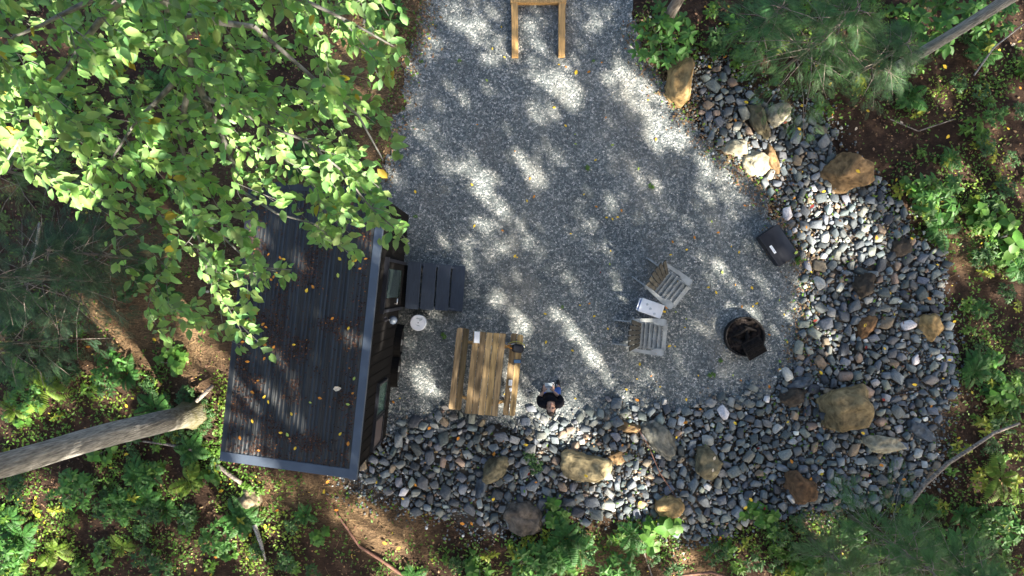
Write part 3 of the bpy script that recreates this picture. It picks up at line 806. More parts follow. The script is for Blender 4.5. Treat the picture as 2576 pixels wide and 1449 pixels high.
# fire pit
x, y = G(*c4(1193, 1115), .2)
fp = empty('fire_pit', (x, y, 0.01), 0, 'round dark steel fire pit ring with a tilted grate, on gravel', 'fire pit')
BM().lathe([(.415, 0), (.43, 0), (.435, .2), (.448, .205), (.448, .213), (.415, .213), (.41, .0)], 40).out('ring', M_rust, fp)
bb = bmesh.new(); bmesh.ops.create_grid(bb, x_segments=44, y_segments=44, size=.41)
for v in bb.verts:
    rr_ = math.hypot(v.co.x, v.co.y)
    if rr_ > .40: v.co.x *= .40 / rr_; v.co.y *= .40 / rr_
    v.co.z = .15 + mnoise.fractal(Vector((v.co.x * 7, v.co.y * 7, 3)), .8, 2, 5) * .06 - .03 * rr_
me = bpy.data.meshes.new('ash'); bb.to_mesh(me); bb.free(); link('ash_bed', me, fp, M_ash, True)
for (a_, c_, an_, L_) in ((-.1, .1, .5, .42), (.05, -.05, 1.6, .38), (-.15, -.12, 2.6, .3), (.12, .18, -.4, .3)):
    dx_, dy_ = math.cos(an_) * L_ / 2, math.sin(an_) * L_ / 2
    BM().tube([(a_ - dx_, c_ - dy_, .18), (a_, c_, .2 + .02 * math.sin(an_ * 3)), (a_ + dx_, c_ + dy_, .17)], [.03, .042, .03], 7).out('charred_log', M_char, fp)
Mg = Matrix.Translation((.19, -.25, .235)) @ Matrix.Rotation(R(29), 4, 'Z') @ Matrix.Rotation(R(3), 4, 'X')
b = BM()
b.tube([(-.22, -.2, 0), (.22, -.2, 0), (.22, .2, 0), (-.22, .2, 0), (-.22, -.2, 0)], .013, 6)
for q in np.linspace(-.2, .2, 17): b.tube([(q, -.2, 0), (q, .2, 0)], .006, 5)
for q in (-.1, .0, .1): b.tube([(-.22, q, -.01), (.22, q, -.01)], .007, 5)
b.xf(Mg).out('grate', M_rust, fp)
b = BM(); b.prism([(-.215, -.195), (.215, -.195), (.215, .06), (-.12, .1), (-.215, .02)], -.024, -.016, Mg); b.out('char_plate', M_char, fp)

# timber frame at the top of the gravel
x0, _ = G(1295, 0, .14); x1, _ = G(1413.5, 0, .14); _, yb = G(0, 142, .14); _, yt = G(0, 4, .14)
tf = empty('timber_frame', ((x0 + x1) / 2, yt, .01), 0, 'U shaped frame of yellow timbers lying on the gravel near the top', 'timber frame')
hw = (x1 - x0) / 2; Ld = yt - yb
b = BM(); b.box((-hw, -Ld / 2 + .0, .07), (.148, Ld, .14), rz=R(.6), bev=.006); b.out('side_beam', M_timber, tf)
b = BM(); b.box((hw, -Ld / 2 + .0, .07), (.148, Ld - .02, .14), rz=R(-.4), bev=.006); b.out('side_beam', M_timber, tf)
b = BM(); b.box((0, .046, .075), (hw * 2 + .2, .15, .15), bev=.006); b.out('cross_beam', M_timber, tf)

# ------------------------------------------------------------------ person
def skin_mesh(nodes, edges, sub=2):
    me = bpy.data.meshes.new('tmp'); me.from_pydata([n[0] for n in nodes], edges, [])
    o = bpy.data.objects.new('tmp', me); COL.objects.link(o)
    m = o.modifiers.new('s', 'SKIN'); m.use_smooth_shade = True; m.branch_smoothing = .3
    for i, n in enumerate(nodes):
        r = n[1]; r = r if isinstance(r, tuple) else (r, r)
        me.skin_vertices[0].data[i].radius = r
    me.skin_vertices[0].data[0].use_root = True
    if sub: ms = o.modifiers.new('u', 'SUBSURF'); ms.levels = sub; ms.render_levels = sub
    dg = bpy.context.evaluated_depsgraph_get(); dg.update()
    res = bpy.data.meshes.new_from_object(o.evaluated_get(dg))
    bpy.data.objects.remove(o); return res
def remesh(meshes, vox, smooth=2):
    b = bmesh.new()
    for m in meshes: b.from_mesh(m)
    me = bpy.data.meshes.new('tmp'); b.to_mesh(me); b.free()
    o = bpy.data.objects.new('tmp', me); COL.objects.link(o)
    r = o.modifiers.new('r', 'REMESH'); r.mode = 'VOXEL'; r.voxel_size = vox
    if smooth: s_ = o.modifiers.new('s', 'SMOOTH'); s_.iterations = smooth; s_.factor = .5
    dg = bpy.context.evaluated_depsgraph_get(); dg.update()
    res = bpy.data.meshes.new_from_object(o.evaluated_get(dg)); bpy.data.objects.remove(o); return res
def ellip(c, rad, rot=None, sub=3):
    b = bmesh.new(); bmesh.ops.create_icosphere(b, subdivisions=sub, radius=1)
    M = Matrix.Translation(c) @ (rot.to_4x4() if rot else Matrix.Identity(4)) @ Matrix.Diagonal((*rad, 1))
    bmesh.ops.transform(b, matrix=M, verts=b.verts[:]); me = bpy.data.meshes.new('e'); b.to_mesh(me); b.free(); return me
PX, PY = .80, -2.38
per = empty('person', (PX, PY, 0.01), 0, 'person in black top and blue jeans looking up while holding a remote controller', 'person')
# local coordinates, facing +y
hip = (0.02, 0.02, .93)
sh = lambda s: (s * .185, -.02, 1.43)
el = lambda s: (s * .215, .05, 1.13)
wr = lambda s: (s * .10 - .03, .195, 1.13)
body_nodes = [(hip, (.15, .115)), ((0.01, .01, 1.08), (.14, .11)), ((0, -.01, 1.25), (.16, .115)), ((0, -.025, 1.40), (.13, .09)), ((0, -.045, 1.49), .055), ((0, -.06, 1.55), .052)]
edges = [(0, 1), (1, 2), (2, 3), (3, 4), (4, 5)]
def add(lst, ed, n, r, p): lst.append((n, r)); ed.append((p, len(lst) - 1)); return len(lst) - 1
knee = {1: (.19, .13, .50), -1: (-.08, .03, .50)}; ank = {1: (.225, .09, .09), -1: (-.075, -.03, .09)}
for s_ in (-1, 1):
    i = add(body_nodes, edges, sh(s_), .062, 3); i = add(body_nodes, edges, (s_ * .205, .01, 1.28), .052, i)
    i = add(body_nodes, edges, el(s_), .042, i); i = add(body_nodes, edges, ((el(s_)[0] + wr(s_)[0]) / 2, .125, 1.13), .036, i)
    i = add(body_nodes, edges, wr(s_), .026, i)
    j = add(body_nodes, edges, (hip[0] + s_ * .09, .03, .86), .095, 0)
    j = add(body_nodes, edges, knee[s_], .06, j); j = add(body_nodes, edges, ((knee[s_][0] + ank[s_][0]) / 2, (knee[s_][1] + ank[s_][1]) / 2 - .015, .32), .055, j)
    j = add(body_nodes, edges, ank[s_], .038, j)
    j = add(body_nodes, edges, (ank[s_][0], ank[s_][1] + .12, .045), .035, j)
parts_ = [skin_mesh(body_nodes, edges)]
# hands: palm plus five unequal bent fingers closed on the controller edge
for s_ in (-1, 1):
    w0 = Vector(wr(s_)); d = Vector((-s_ * .35, .9, 0)).normalized(); sd_ = Vector((s_, 0, 0))
    palm = w0 + d * .05
    parts_.append(ellip(palm, (.038, .05, .018)))
    for fi, (off_, L_) in enumerate(((-.026, .066), (-.009, .078), (.009, .074), (.026, .058))):
        b0 = palm + Vector((s_ * off_ * -1, .035, -.006)); k1 = b0 + Vector((-s_ * .006, L_ * .45, -.014)); k2 = k1 + Vector((-s_ * .016, L_ * .28, -.018)); k3 = k2 + Vector((-s_ * .018, L_ * .12, -.012))
        parts_.append(skin_mesh([(tuple(palm), .009), (tuple(b0), .0095), (tuple(k1), .0088), (tuple(k2), .0082), (tuple(k3), .0072)], [(0, 1), (1, 2), (2, 3), (3, 4)], 1))
    t0 = palm + Vector((-s_ * .022, -.012, .006)); t1 = t0 + Vector((-s_ * .028, .022, .014)); t2 = t1 + Vector((-s_ * .012, .028, .004))
    parts_.append(skin_mesh([(tuple(t0), .012), (tuple(t1), .0105), (tuple(t2), .009)], [(0, 1), (1, 2)], 1))
# head tilted back
HR = Matrix.Rotation(R(56), 3, 'X')      # face (+y) turns up
hc = Vector((-.005, -.085, 1.60))
def hp(v): return hc + HR @ Vector(v)
parts_ += [ellip(hc + HR @ Vector((0, -.01, .02)), (.078, .098, .105), HR), ellip(hp((0, .03, -.055)), (.055, .062, .062), HR),
           ellip(hp((0, .082, -.095)), (.026, .02, .02), HR), ellip(hp((0, .1, -.018)), (.013, .018, .026), HR), ellip(hp((0, .108, -.035)), (.017, .014, .011), HR),
           ellip(hp((.08, -.005, -.01)), (.01, .018, .03), HR), ellip(hp((-.08, -.005, -.01)), (.01, .018, .03), HR), ellip(hp((.036, .072, .022)), (.03, .014, .01), HR), ellip(hp((-.036, .072, .022)), (.03, .014, .01), HR)]
bm_ = remesh(parts_, .0075, 2)
link('body', bm_, per, M_skin, True)
for s_ in (-1, 1):
    link('eye', ellip(hp((s_ * .031, .082, .004)), (.014, .007, .0065), HR, 2), per, M_eye, True)
    link('eyebrow', ellip(hp((s_ * .033, .086, .026)), (.022, .006, .005), HR, 2), per, M_hair, True)
link('mouth', ellip(hp((0, .094, -.062)), (.024, .006, .007), HR, 2), per, M_lip, True)
# hair cap, with the face left free
b = bmesh.new(); bmesh.ops.create_icosphere(b, subdivisions=4, radius=1)
for v in b.verts: v.co = (v.co.x * .087, v.co.y * .108 - .016, v.co.z * .113 + .026)
dele = [v for v in b.verts if (v.co.y > .045 - max(0, -v.co.z) * 1.2 and v.co.z < .085) or v.co.z < -.055 or (v.co.y > .01 and v.co.z < .02)]
bmesh.ops.delete(b, geom=dele, context='VERTS')
bmesh.ops.solidify(b, geom=b.faces[:], thickness=.012)
bmesh.ops.transform(b, matrix=Matrix.Translation(hc) @ HR.to_4x4(), verts=b.verts[:])
me = bpy.data.meshes.new('hair'); b.to_mesh(me); b.free(); link('hair', me, per, M_hair, True)
# clothes
def cloth(name, test, off, mat):
    b = bmesh.new(); b.from_mesh(bm_)
    b.normal_update()
    bad = [v for v in b.verts if not test(v.co)]
    bmesh.ops.delete(b, geom=bad, context='VERTS')
    b.normal_update()
    for v in b.verts: v.co += v.normal * (off + .004 * mnoise.noise(v.co * 14))
    for _ in range(3): bmesh.ops.smooth_vert(b, verts=b.verts[:], factor=.5, use_axis_x=True, use_axis_y=True, use_axis_z=True)
    for v in b.verts: v.co += v.normal * .004
    me = bpy.data.meshes.new(name); b.to_mesh(me); b.free(); return link(name, me, per, mat, True)
def arm_t(c):
    best = -1
    for s_ in (-1, 1):
        a, e = Vector(el(s_)), Vector(wr(s_)); d = e - a; t = (c - a).dot(d) / d.length_squared
        if t > .45 and (c - (a + d * t)).length < .06 + .25 * max(0, t - .9): best = max(best, t)
    return best
neck_c = Vector((0, -.05, 1.5))
def is_shirt(c):
    if c.z < .9 or c.z > 1.51 or (c - neck_c).length < .073 + .0: return False
    if (c - hc).length < .11: return False
    if c.z > 1.47 and abs(c.x) < .06: return False
    if c.y > .17: return False
    return arm_t(c) < 0
def is_jean(c): return .1 < c.z < .95 and not (abs(c.x) > .17 and c.z > .9)
cloth('shirt', is_shirt, .012, M_shirt)
cloth('jeans', is_jean, .010, M_jean)
for s_ in (-1, 1):
    a_ = ank[s_]
    sh_ = link('shoe', remesh([ellip((a_[0], a_[1] + .07, .045), (.048, .145, .042)), ellip((a_[0], a_[1], .08), (.045, .055, .05))], .01, 2), per, M_shoe, True)
    b = BM(); b.box((a_[0] - .03 * s_, a_[1] + .09, .075), (.006, .045, .02), ry=.5 * s_, bev=.002); b.out('shoe_stripe', M_white, sh_)
per.scale = (1.08, 1.03, 1.0)
# remote controller held in both hands
rc = empty('remote_controller', (PX - .03, PY + .295, 1.125), 0, 'light grey remote controller with a clamped phone held in both hands', 'remote controller')
b = BM(); b.box((0, -.05, 0), (.15, .10, .03), bev=.012); b.out('body', M_grey, rc)
b = BM(); b.box((0, .048, .008), (.155, .08, .012), bev=.005); ph_ = b.out('clamped_phone', M_grey, rc)
b = BM(); b.box((0, .005, .014), (.15, .012, .008)); b.out('clamp', M_dark, rc)
for q in (-.042, .042): BM().lathe([(.012, .015), (.012, .02), (.004, .022), (.004, .032), (.009, .034), (.0, .036)], 14, (q, -.05, 0)).out('joystick', M_dark, rc)
b = BM(); b.tube([(.075, .05, .01), (.1, .08, .01), (.12, .06, .005), (.11, .0, 0), (.085, -.03, 0)], .004, 6); b.tube([(.06, .085, .01), (.09, .1, .02), (.115, .09, .01)], .004, 6); b.out('cable', M_white, rc)

# ------------------------------------------------------------------ trees with visible trunks
def trunk_mesh(pts, rads, seg, seed, flare=0):
    b = bmesh.new(); rings = []
    P_ = [Vector(p) for p in pts]
    # resample
    Q = []; Rr = []
    for i in range(len(P_) - 1):
        n = max(2, int((P_[i + 1] - P_[i]).length / .18))
        for k in range(n): t = k / n; Q.append(P_[i].lerp(P_[i + 1], t)); Rr.append(rads[i] * (1 - t) + rads[i + 1] * t)
    Q.append(P_[-1]); Rr.append(rads[-1])
    L_ = 0
    for i, p in enumerate(Q):
        if i: L_ += (Q[i] - Q[i - 1]).length
        t = (Q[min(i + 1, len(Q) - 1)] - Q[max(i - 1, 0)]).normalized(); u = t.cross(Vector((0, 1, .1))).normalized(); v = t.cross(u)
        ring = []
        for k in range(seg):
            a_ = 2 * math.pi * k / seg
            r = Rr[i] * (1 + .14 * mnoise.noise((math.cos(a_) * 1.3, math.sin(a_) * 1.3, L_ * .7 + seed)) + .05 * mnoise.noise((math.cos(a_) * 5, math.sin(a_) * 5, L_ * 1.2 + seed)))
            if flare: r *= 1 + flare * math.exp(-L_ / .28) * (1 + .6 * math.cos(a_ * 5 + seed))
            ring.append(b.verts.new(p + (u * math.cos(a_) + v * math.sin(a_)) * r))
        rings.append(ring)
    for i in range(len(rings) - 1):
        for k in range(seg): b.faces.new((rings[i][k], rings[i][(k + 1) % seg], rings[i + 1][(k + 1) % seg], rings[i + 1][k]))
    b.faces.new(rings[-1]); bmesh.ops.recalc_face_normals(b, faces=b.faces[:])
    me = bpy.data.meshes.new('trunk'); b.to_mesh(me); b.free(); return me
def top_crown(parent, c, r, n, zlo, zhi, sz=.3):
    """leafy crown above the drone's height, part of a tree whose trunk is in view"""
    a_ = rng.random(n) * 6.283; q = r * np.sqrt(rng.random(n)); z = zlo + (zhi - zlo) * rng.random(n)
    P_ = np.column_stack([c[0] + q * np.cos(a_), c[1] + q * np.sin(a_), z])
    V, F_, C = scatter(DV, DF, P_, rotm(rng.random(n) * 6.3, (rng.random(n) - .5) * 1.6, (rng.random(n) - .5) * 1.6) * (sz * (.6 + .8 * rng.random(n)))[:, None, None], cjit((.06, .13, .03), n))
    return link('crown', np_mesh('crown', V, F_, C), parent, M_canopy)

def mossy(m):
    n = m.node_tree.nodes; l = m.node_tree.links; p = n['Principled BSDF']; src = p.inputs['Base Color'].links[0].from_socket
    tc = n.new('ShaderNodeTexCoord'); sp = n.new('ShaderNodeSeparateXYZ'); l.new(tc.outputs['Object'], sp.inputs[0])
    nz = n.new('ShaderNodeTexNoise'); nz.inputs['Scale'].default_value = 5; nz.inputs['Detail'].default_value = 6; l.new(tc.outputs['Object'], nz.inputs[0])
    ad = n.new('ShaderNodeMath'); ad.operation = 'MULTIPLY_ADD'; ad.inputs[1].default_value = -2.2; l.new(nz.outputs[0], ad.inputs[0]); l.new(sp.outputs[2], ad.inputs[2])
    mr = n.new('ShaderNodeMapRange'); mr.inputs[1].default_value = -.9; mr.inputs[2].default_value = .9; mr.inputs[3].default_value = .9; mr.inputs[4].default_value = 0; l.new(ad.outputs[0], mr.inputs[0])
    mx = n.new('ShaderNodeMix'); mx.data_type = 'RGBA'; mx.inputs[7].default_value = (.085, .075, .025, 1)
    l.new(mr.outputs[0], mx.inputs[0]); l.new(src, mx.inputs[6]); l.new(mx.outputs[2], p.inputs['Base Color']); return m
M_bark_moss = mossy(material('mossy_bark', (.28, .265, .23), .9, .5, 8, (5, 5, .6), 1.0, spec=.2, bdist=.04, detail=8))
# left leaning trunk
def tree(name, base, segs, rads, mat, label, flare, crown, limbs=True):
    r = empty(name, base, 0, label, 'tree')
    me = trunk_mesh([Vector(p) - Vector(base) for p in segs], rads, 20, len(label), flare); link('trunk', me, r, mat, True)
    if crown:
        c, rad, n, z0, z1 = crown
        b = BM(); top = Vector(segs[-1]) - Vector(base)
        for k in range(7):
            a_ = k * 2.4; e = top + Vector((math.cos(a_) * rad * .6, math.sin(a_) * rad * .6, random.uniform(.5, 3)))
            b.tube([top - Vector((0, 0, .5 + .2 * k)), top.lerp(e, .5) + Vector((0, 0, .4)), e], [.08, .05, .02], 6)
        b.out('limb', mat, r)
        top_crown(r, (c[0] - base[0], c[1] - base[1]), rad, n, z0, z1)
    return r
bx, by = G(492, 1040); 
e6 = G3(0, 1172, 6.0)
tree('leaning_tree', (bx, by, 0), [(bx, by, -.1), (bx - .02, by + .02, .5), (-7.08, -2.72, 1.6), (-7.1, -2.6, 3.2), (e6.x, e6.y, 6.0), (-7.6, -2.3, 10), (-8.2, -2.0, 14), (-8.6, -1.8, 18)],
     [.27, .24, .22, .2, .18, .16, .12, .08], M_bark_moss, 'thick pale barked tree trunk rising left of the cabin, its foot mossy and sunlit', .6, ((-9.5, -1.5), 3.0, 2500, 16.5, 21))
b2 = G3(2262, 168, 0); e2 = G3(2545, -8, 3.4)
tree('grey_tree', b2, [(b2.x, b2.y, -.1), ((b2.x * 1.5 + e2.x) / 2.5, (b2.y * 1.5 + e2.y) / 2.5, 1.5), (e2.x, e2.y, 3.4), (9.3, 6.4, 9), (9.6, 6.8, 17)], [.12, .11, .105, .09, .05], M_bark_pale, 'slim grey trunk slanting across the upper right corner', .2, ((10, 7.5), 2.5, 1600, 16.5, 20))
b3 = G3(1672, 58, 0); e3 = G3(1712, -10, 1.6)
tree('slender_tree', b3, [(b3.x, b3.y, -.1), (e3.x, e3.y, 1.6), (3.9, 7.6, 8), (3.8, 8.4, 17)], [.125, .11, .09, .05], M_bark, 'short stretch of grey trunk at the top edge right of the gravel', .25, ((4, 9.5), 2.5, 1600, 16.5, 20))

# ------------------------------------------------------------------ sun canopy: unseen trees towards the sun, crowns shaped to cast the dapples
def ell(px, py, rx, ry, s=1.0, an=0, z=0.0):
    x, y = G(px, py, z); k = (H - z) / FPX
    gxx, gyy = x - SDX * COT * z, y - SDY * COT * z
    return (gxx, gyy, rx * k, ry * k, s, R(an))
HOLES = [ell(*t) for t in [  # crown openings set along the sun's rays to each bright patch
    (1170, 45, 55, 35, .9, -35), (1100, 120, 25, 30, .5), (1265, 130, 32, 50, .75, -60), (1432, 158, 42, 34, 1, -70), (1345, 95, 28, 45, .55), (1410, 222, 58, 32, 1, -35), (1365, 282, 34, 24, .85, -40), (1350, 190, 34, 26, .6),
    (1600, 232, 85, 38, .9, -30), (1560, 180, 40, 26, .6), (1690, 300, 38, 30, .7), (1680, 345, 72, 34, 1, -15), (1520, 300, 40, 30, .5), (1600, 130, 45, 40, .55), (1480, 60, 50, 40, .5), (1240, 60, 30, 40, .5),
    (1130, 260, 30, 30, .5), (1370, 385, 42, 30, .7), (1335, 425, 46, 24, .85, -55), (1205, 455, 62, 28, .95, -50), (1245, 510, 34, 24, .7, -50), (1110, 385, 50, 26, .65, -45), (1160, 400, 30, 20, .5), (1295, 578, 34, 26, .85, -60), (1355, 545, 26, 20, .6), (1180, 570, 30, 24, .6), (1190, 648, 40, 30, .75), (1250, 640, 30, 22, .55),
    (1825, 462, 42, 22, .8, -50), (1640, 460, 48, 28, .55, -60), (1480, 590, 40, 22, .5, -50), (1590, 420, 34, 22, .4), (1310, 705, 28, 22, .7), (1440, 722, 40, 20, .75, -40), (1410, 690, 28, 18, .5), (1300, 818, 26, 32, .95), (1240, 740, 40, 20, .55, -30),
    (1404, 798, 32, 13, 1, -50), (1438, 838, 32, 14, 1, -50), (1470, 876, 36, 15, 1, -50), (1500, 912, 38, 16, 1, -50), (1560, 982, 34, 13, .8, -50), (1458, 955, 20, 16, .6), (1545, 800, 26, 18, .4, -50),
    (1846, 690, 66, 22, .95, -38), (1888, 718, 44, 26, .8, -40), (1866, 785, 30, 20, .8), (1955, 822, 46, 22, .7, -35), (1780, 830, 30, 20, .5), (1640, 815, 30, 22, .6), (1625, 935, 40, 28, .6), (1580, 860, 26, 20, .4), (1740, 600, 30, 22, .3), (1560, 690, 28, 18, .35), (1970, 770, 16, 22, .5), (1545, 745, 26, 20, .45), (1835, 540, 30, 22, .5),
    (2100, 545, 95, 62, 1, -35), (2070, 590, 60, 40, 1), (2130, 610, 50, 40, .9), (2045, 495, 46, 28, .9, -30), (2165, 590, 50, 36, .8, -30), (2060, 640, 30, 40, .6), (2022, 735, 18, 58, .95, 15), (2010, 665, 16, 30, .7), (2085, 850, 30, 24, .8), (2100, 710, 26, 18, .5), (2150, 790, 30, 20, .4),
    (1896, 390, 80, 52, 1, -35), (1845, 350, 40, 22, .7, -30), (1930, 452, 40, 22, .8, -50), (1790, 420, 44, 26, .7, -50), (1775, 235, 36, 18, .6, -40), (1700, 222, 22, 22, 1), (1962, 276, 26, 20, 1), (1850, 300, 40, 20, .6, -40),
    (1395, 1070, 70, 34, 1, -20), (1440, 1105, 50, 28, .95), (1360, 1020, 34, 28, .9), (1300, 1030, 30, 22, .9), (1440, 1020, 34, 22, .8), (1450, 1050, 36, 26, .8), (1350, 1110, 40, 30, .8), (1590, 1050, 22, 46, .85, 30), (1615, 1120, 22, 28, .6), (1640, 1080, 20, 18, .5),
    (1520, 1150, 44, 24, .75), (1520, 1230, 50, 34, .9), (1600, 1215, 36, 50, 1, 30), (1640, 1180, 30, 24, .8), (1600, 1270, 34, 40, .9), (1690, 1300, 22, 24, 1), (1650, 1338, 44, 44, 1), (1590, 1330, 50, 24, .7, -20), (1560, 1290, 34, 22, .7), (1710, 1420, 46, 28, .9, -50), (1500, 1190, 24, 24, .6), (1740, 1200, 26, 20, .55), (1625, 1010, 20, 22, .6), (1870, 1200, 22, 20, .4), (1720, 1280, 30, 20, .55),
    (2120, 1190, 40, 20, .5), (1800, 1185, 14, 14, .8), (2030, 1245, 18, 12, .7), (2080, 1040, 20, 20, .3), (1660, 1090, 22, 16, .5), (1900, 1420, 60, 30, .6, -20), (2080, 1330, 60, 40, .75, -20), (2180, 1400, 50, 30, .6),
    (1075, 968, 40, 24, .95, -40), (1060, 925, 26, 18, .5), (1020, 1030, 30, 22, .55), (990, 1210, 30, 20, .4),
    (1262, 885, 16, 34, .9), (1285, 1000, 20, 44, 1), (1297, 850, 14, 16, .9), (1250, 1020, 12, 20, .7), (1150, 1010, 18, 20, .5), (1300, 930, 14, 40, .6),
    (545, 1095, 32, 78, 1, -8), (500, 1040, 42, 26, 1), (610, 1185, 42, 20, 1, -25), (560, 1160, 34, 24, .9), (690, 1218, 50, 18, .9, -10), (740, 1228, 30, 14, .8), (905, 1305, 62, 18, 1, -20), (960, 1350, 66, 26, 1, -45), (1000, 1420, 40, 34, .8, -45), (905, 1270, 30, 18, .6), (860, 1240, 20, 14, .5),
    (650, 1290, 40, 60, .95, 20), (620, 1340, 44, 40, .95), (650, 1400, 34, 50, .8), (570, 1300, 36, 30, .6), (60, 1255, 66, 38, 1, 30), (105, 1300, 42, 44, .95), (40, 1370, 40, 40, .8), (130, 1390, 40, 26, .7), (300, 1320, 60, 24, .5), (480, 1390, 50, 30, .6), (350, 1200, 50, 24, .4), (500, 1250, 60, 28, .6),
    (255, 820, 62, 22, 1, -52), (298, 885, 34, 26, 1), (210, 770, 30, 16, .7, -50), (480, 770, 28, 60, .85, 8), (500, 860, 34, 44, .7), (620, 900, 44, 46, .75), (560, 950, 40, 30, .6), (350, 960, 46, 30, .7), (290, 1000, 44, 20, .7), (110, 990, 44, 30, .6), (40, 1060, 40, 30, .5), (130, 800, 20, 16, .9), (420, 880, 30, 20, .4), (240, 940, 44, 20, .5),
    (90, 560, 16, 60, .7), (70, 640, 30, 20, .5), (470, 600, 36, 30, .5), (380, 880, 30, 22, .6),
    (2330, 515, 66, 26, 1, -38), (2270, 460, 52, 22, .8, -30), (2390, 570, 40, 22, .7, -40), (2480, 590, 50, 32, .9, -50), (2560, 480, 34, 70, .9), (2420, 445, 44, 34, .8), (2520, 650, 60, 30, .85), (2450, 640, 60, 14, .6, -40), (2540, 740, 40, 24, .6), (2540, 75, 36, 44, 1), (2480, 130, 34, 24, .7), (2380, 210, 44, 24, .5), (2340, 260, 40, 20, .7), (2200, 330, 30, 16, .4), (2100, 310, 30, 16, .5), (2510, 340, 40, 26, .5), (2050, 60, 60, 44, .5), (2300, 50, 60, 40, .6), (1640, 60, 40, 30, .4), (1780, 40, 40, 30, .5), (1890, 120, 50, 30, .4), (2180, 140, 40, 26, .5), (2450, 820, 40, 20, .4), (2540, 1120, 40, 50, .5), (2490, 1250, 50, 40, .6), (2380, 1330, 50, 34, .5), (1110, 1420, 50, 30, .5), (1250, 1420, 60, 30, .5), (1440, 1400, 60, 34, .6), (2440, 1000, 40, 26, .3), (1500, 1340, 40, 24, .5), (1230, 1330, 40, 24, .4),
    (960, 60, 60, 30, .7, -30), (880, 90, 36, 20, .9, -30), (1040, 240, 24, 30, .6), (1010, 330, 30, 24, .6), (1080, 20, 30, 20, .5), (1030, 150, 26, 16, .7), (900, 240, 30, 20, .5), (930, 380, 40, 20, .5),
    # roof, wall and branches higher up
    (960, 790, 22, 60, .6, 0, 2.0), (985, 560, 14, 40, .5, 0, 1.5), (960, 690, 8, 30, .6, 0, 2.6), (1010, 780, 14, 16, .9, 0, .7), (625, 620, 14, 60, .8, 0, 3.1), (700, 960, 40, 60, .15, 0, 3.2),
    (780, 440, 190, 62, .95, -10, 10.4), (740, 480, 90, 50, 1, 0, 10.2), (920, 470, 80, 50, .9, 0, 10.2), (40, 300, 90, 130, .95, 0, 10.4), (100, 420, 110, 60, .9, -40, 10.4), (60, 80, 90, 80, .7, 0, 10.8), (260, 120, 100, 50, .6, 0, 10.6), (330, 180, 60, 40, .7, 0, 10.6), (480, 600, 60, 60, .75, 0, 9.8), (620, 200, 100, 60, .35, 0, 10.3), (860, 260, 120, 80, .3, 0, 10.3), (900, 560, 90, 60, .4, 0, 10), (480, 60, 80, 50, .45, 0, 10.6), (700, 640, 80, 40, .3, 0, 10), (430, 480, 80, 50, .35, 0, 10), (200, 260, 160, 120, .35, 0, 10.4), (500, 350, 160, 120, .35, 0, 10.2), (700, 120, 160, 80, .35, 0, 10.5), (560, 720, 100, 80, .3, 0, 9.7), (300, 20, 120, 50, .5, 0, 10.8),
    (240, 1130, 30, 22, .75, 0, 3.5), (330, 1110, 20, 14, .5, 0, 3.0), (90, 1150, 50, 22, .8, 0, 5), (180, 1140, 24, 16, .6, 0, 4.3), (480, 1050, 40, 30, 1, 0, .5), (440, 1075, 40, 14, .8, 0, 1),
    (1385, 1015, 16, 14, .8, 0, 1.6),
]]
_W = inside(np.array([[h[0], h[1]] for h in HOLES]), np.vstack([PAD])) | inside(np.array([[h[0], h[1]] for h in HOLES]), BAND)
HOLES = [h if w_ or h[0] < -12.5 or h[1] > 7.2 else (h[0], h[1], h[2] * 1.25, h[3] * 1.35, min(1, h[4] + .2), h[5]) for h, w_ in zip(HOLES, _W)]
NC = 300000
gp = rng.random((NC, 2)) * [44, 34] + [-27, -12]
keepp = np.ones(NC)
for (hx, hy, ra, rb, s_, an) in HOLES:
    dx = gp[:, 0] - hx; dy = gp[:, 1] - hy
    u = (dx * math.cos(an) + dy * math.sin(an)) / (ra + .05); v = (-dx * math.sin(an) + dy * math.cos(an)) / (rb + .045)
    q = u * u + v * v
    f = s_ ** .75 * np.clip((1.75 - q) / .75, 0, 1)
    keepp = np.minimum(keepp, 1 - f)
# random thin spots, more over pad and woods, for extra dapples
thin = vfbm(gp[:, 0], gp[:, 1], 1.1, 41)
keepp *= np.where(thin > .66, .75, 1)
sp_ = vnoise(gp[:, 0], gp[:, 1], 1.9, 43); sp2 = vnoise(gp[:, 0], gp[:, 1], 1.3, 47)
onpad = inside(gp, PAD); wood = ~(onpad | inside(gp, BAND) | inside(gp, CABIN))
keepp *= np.where(onpad & (gp[:, 1] > .8) & (sp_ > .72), .42, 1) * np.where(onpad & (sp_ > .8), .6, 1)
keepp *= np.where(wood & (sp2 > .68), .3, 1)
keep = rng.random(NC) < keepp
gp = gp[keep]; n = len(gp)
zc = 16.2 + 3.4 * rng.random(n)
cx_ = gp[:, 0] + SDX * COT * zc; cy_ = gp[:, 1] + SDY * COT * zc
pos = np.column_stack([cx_, cy_, zc])
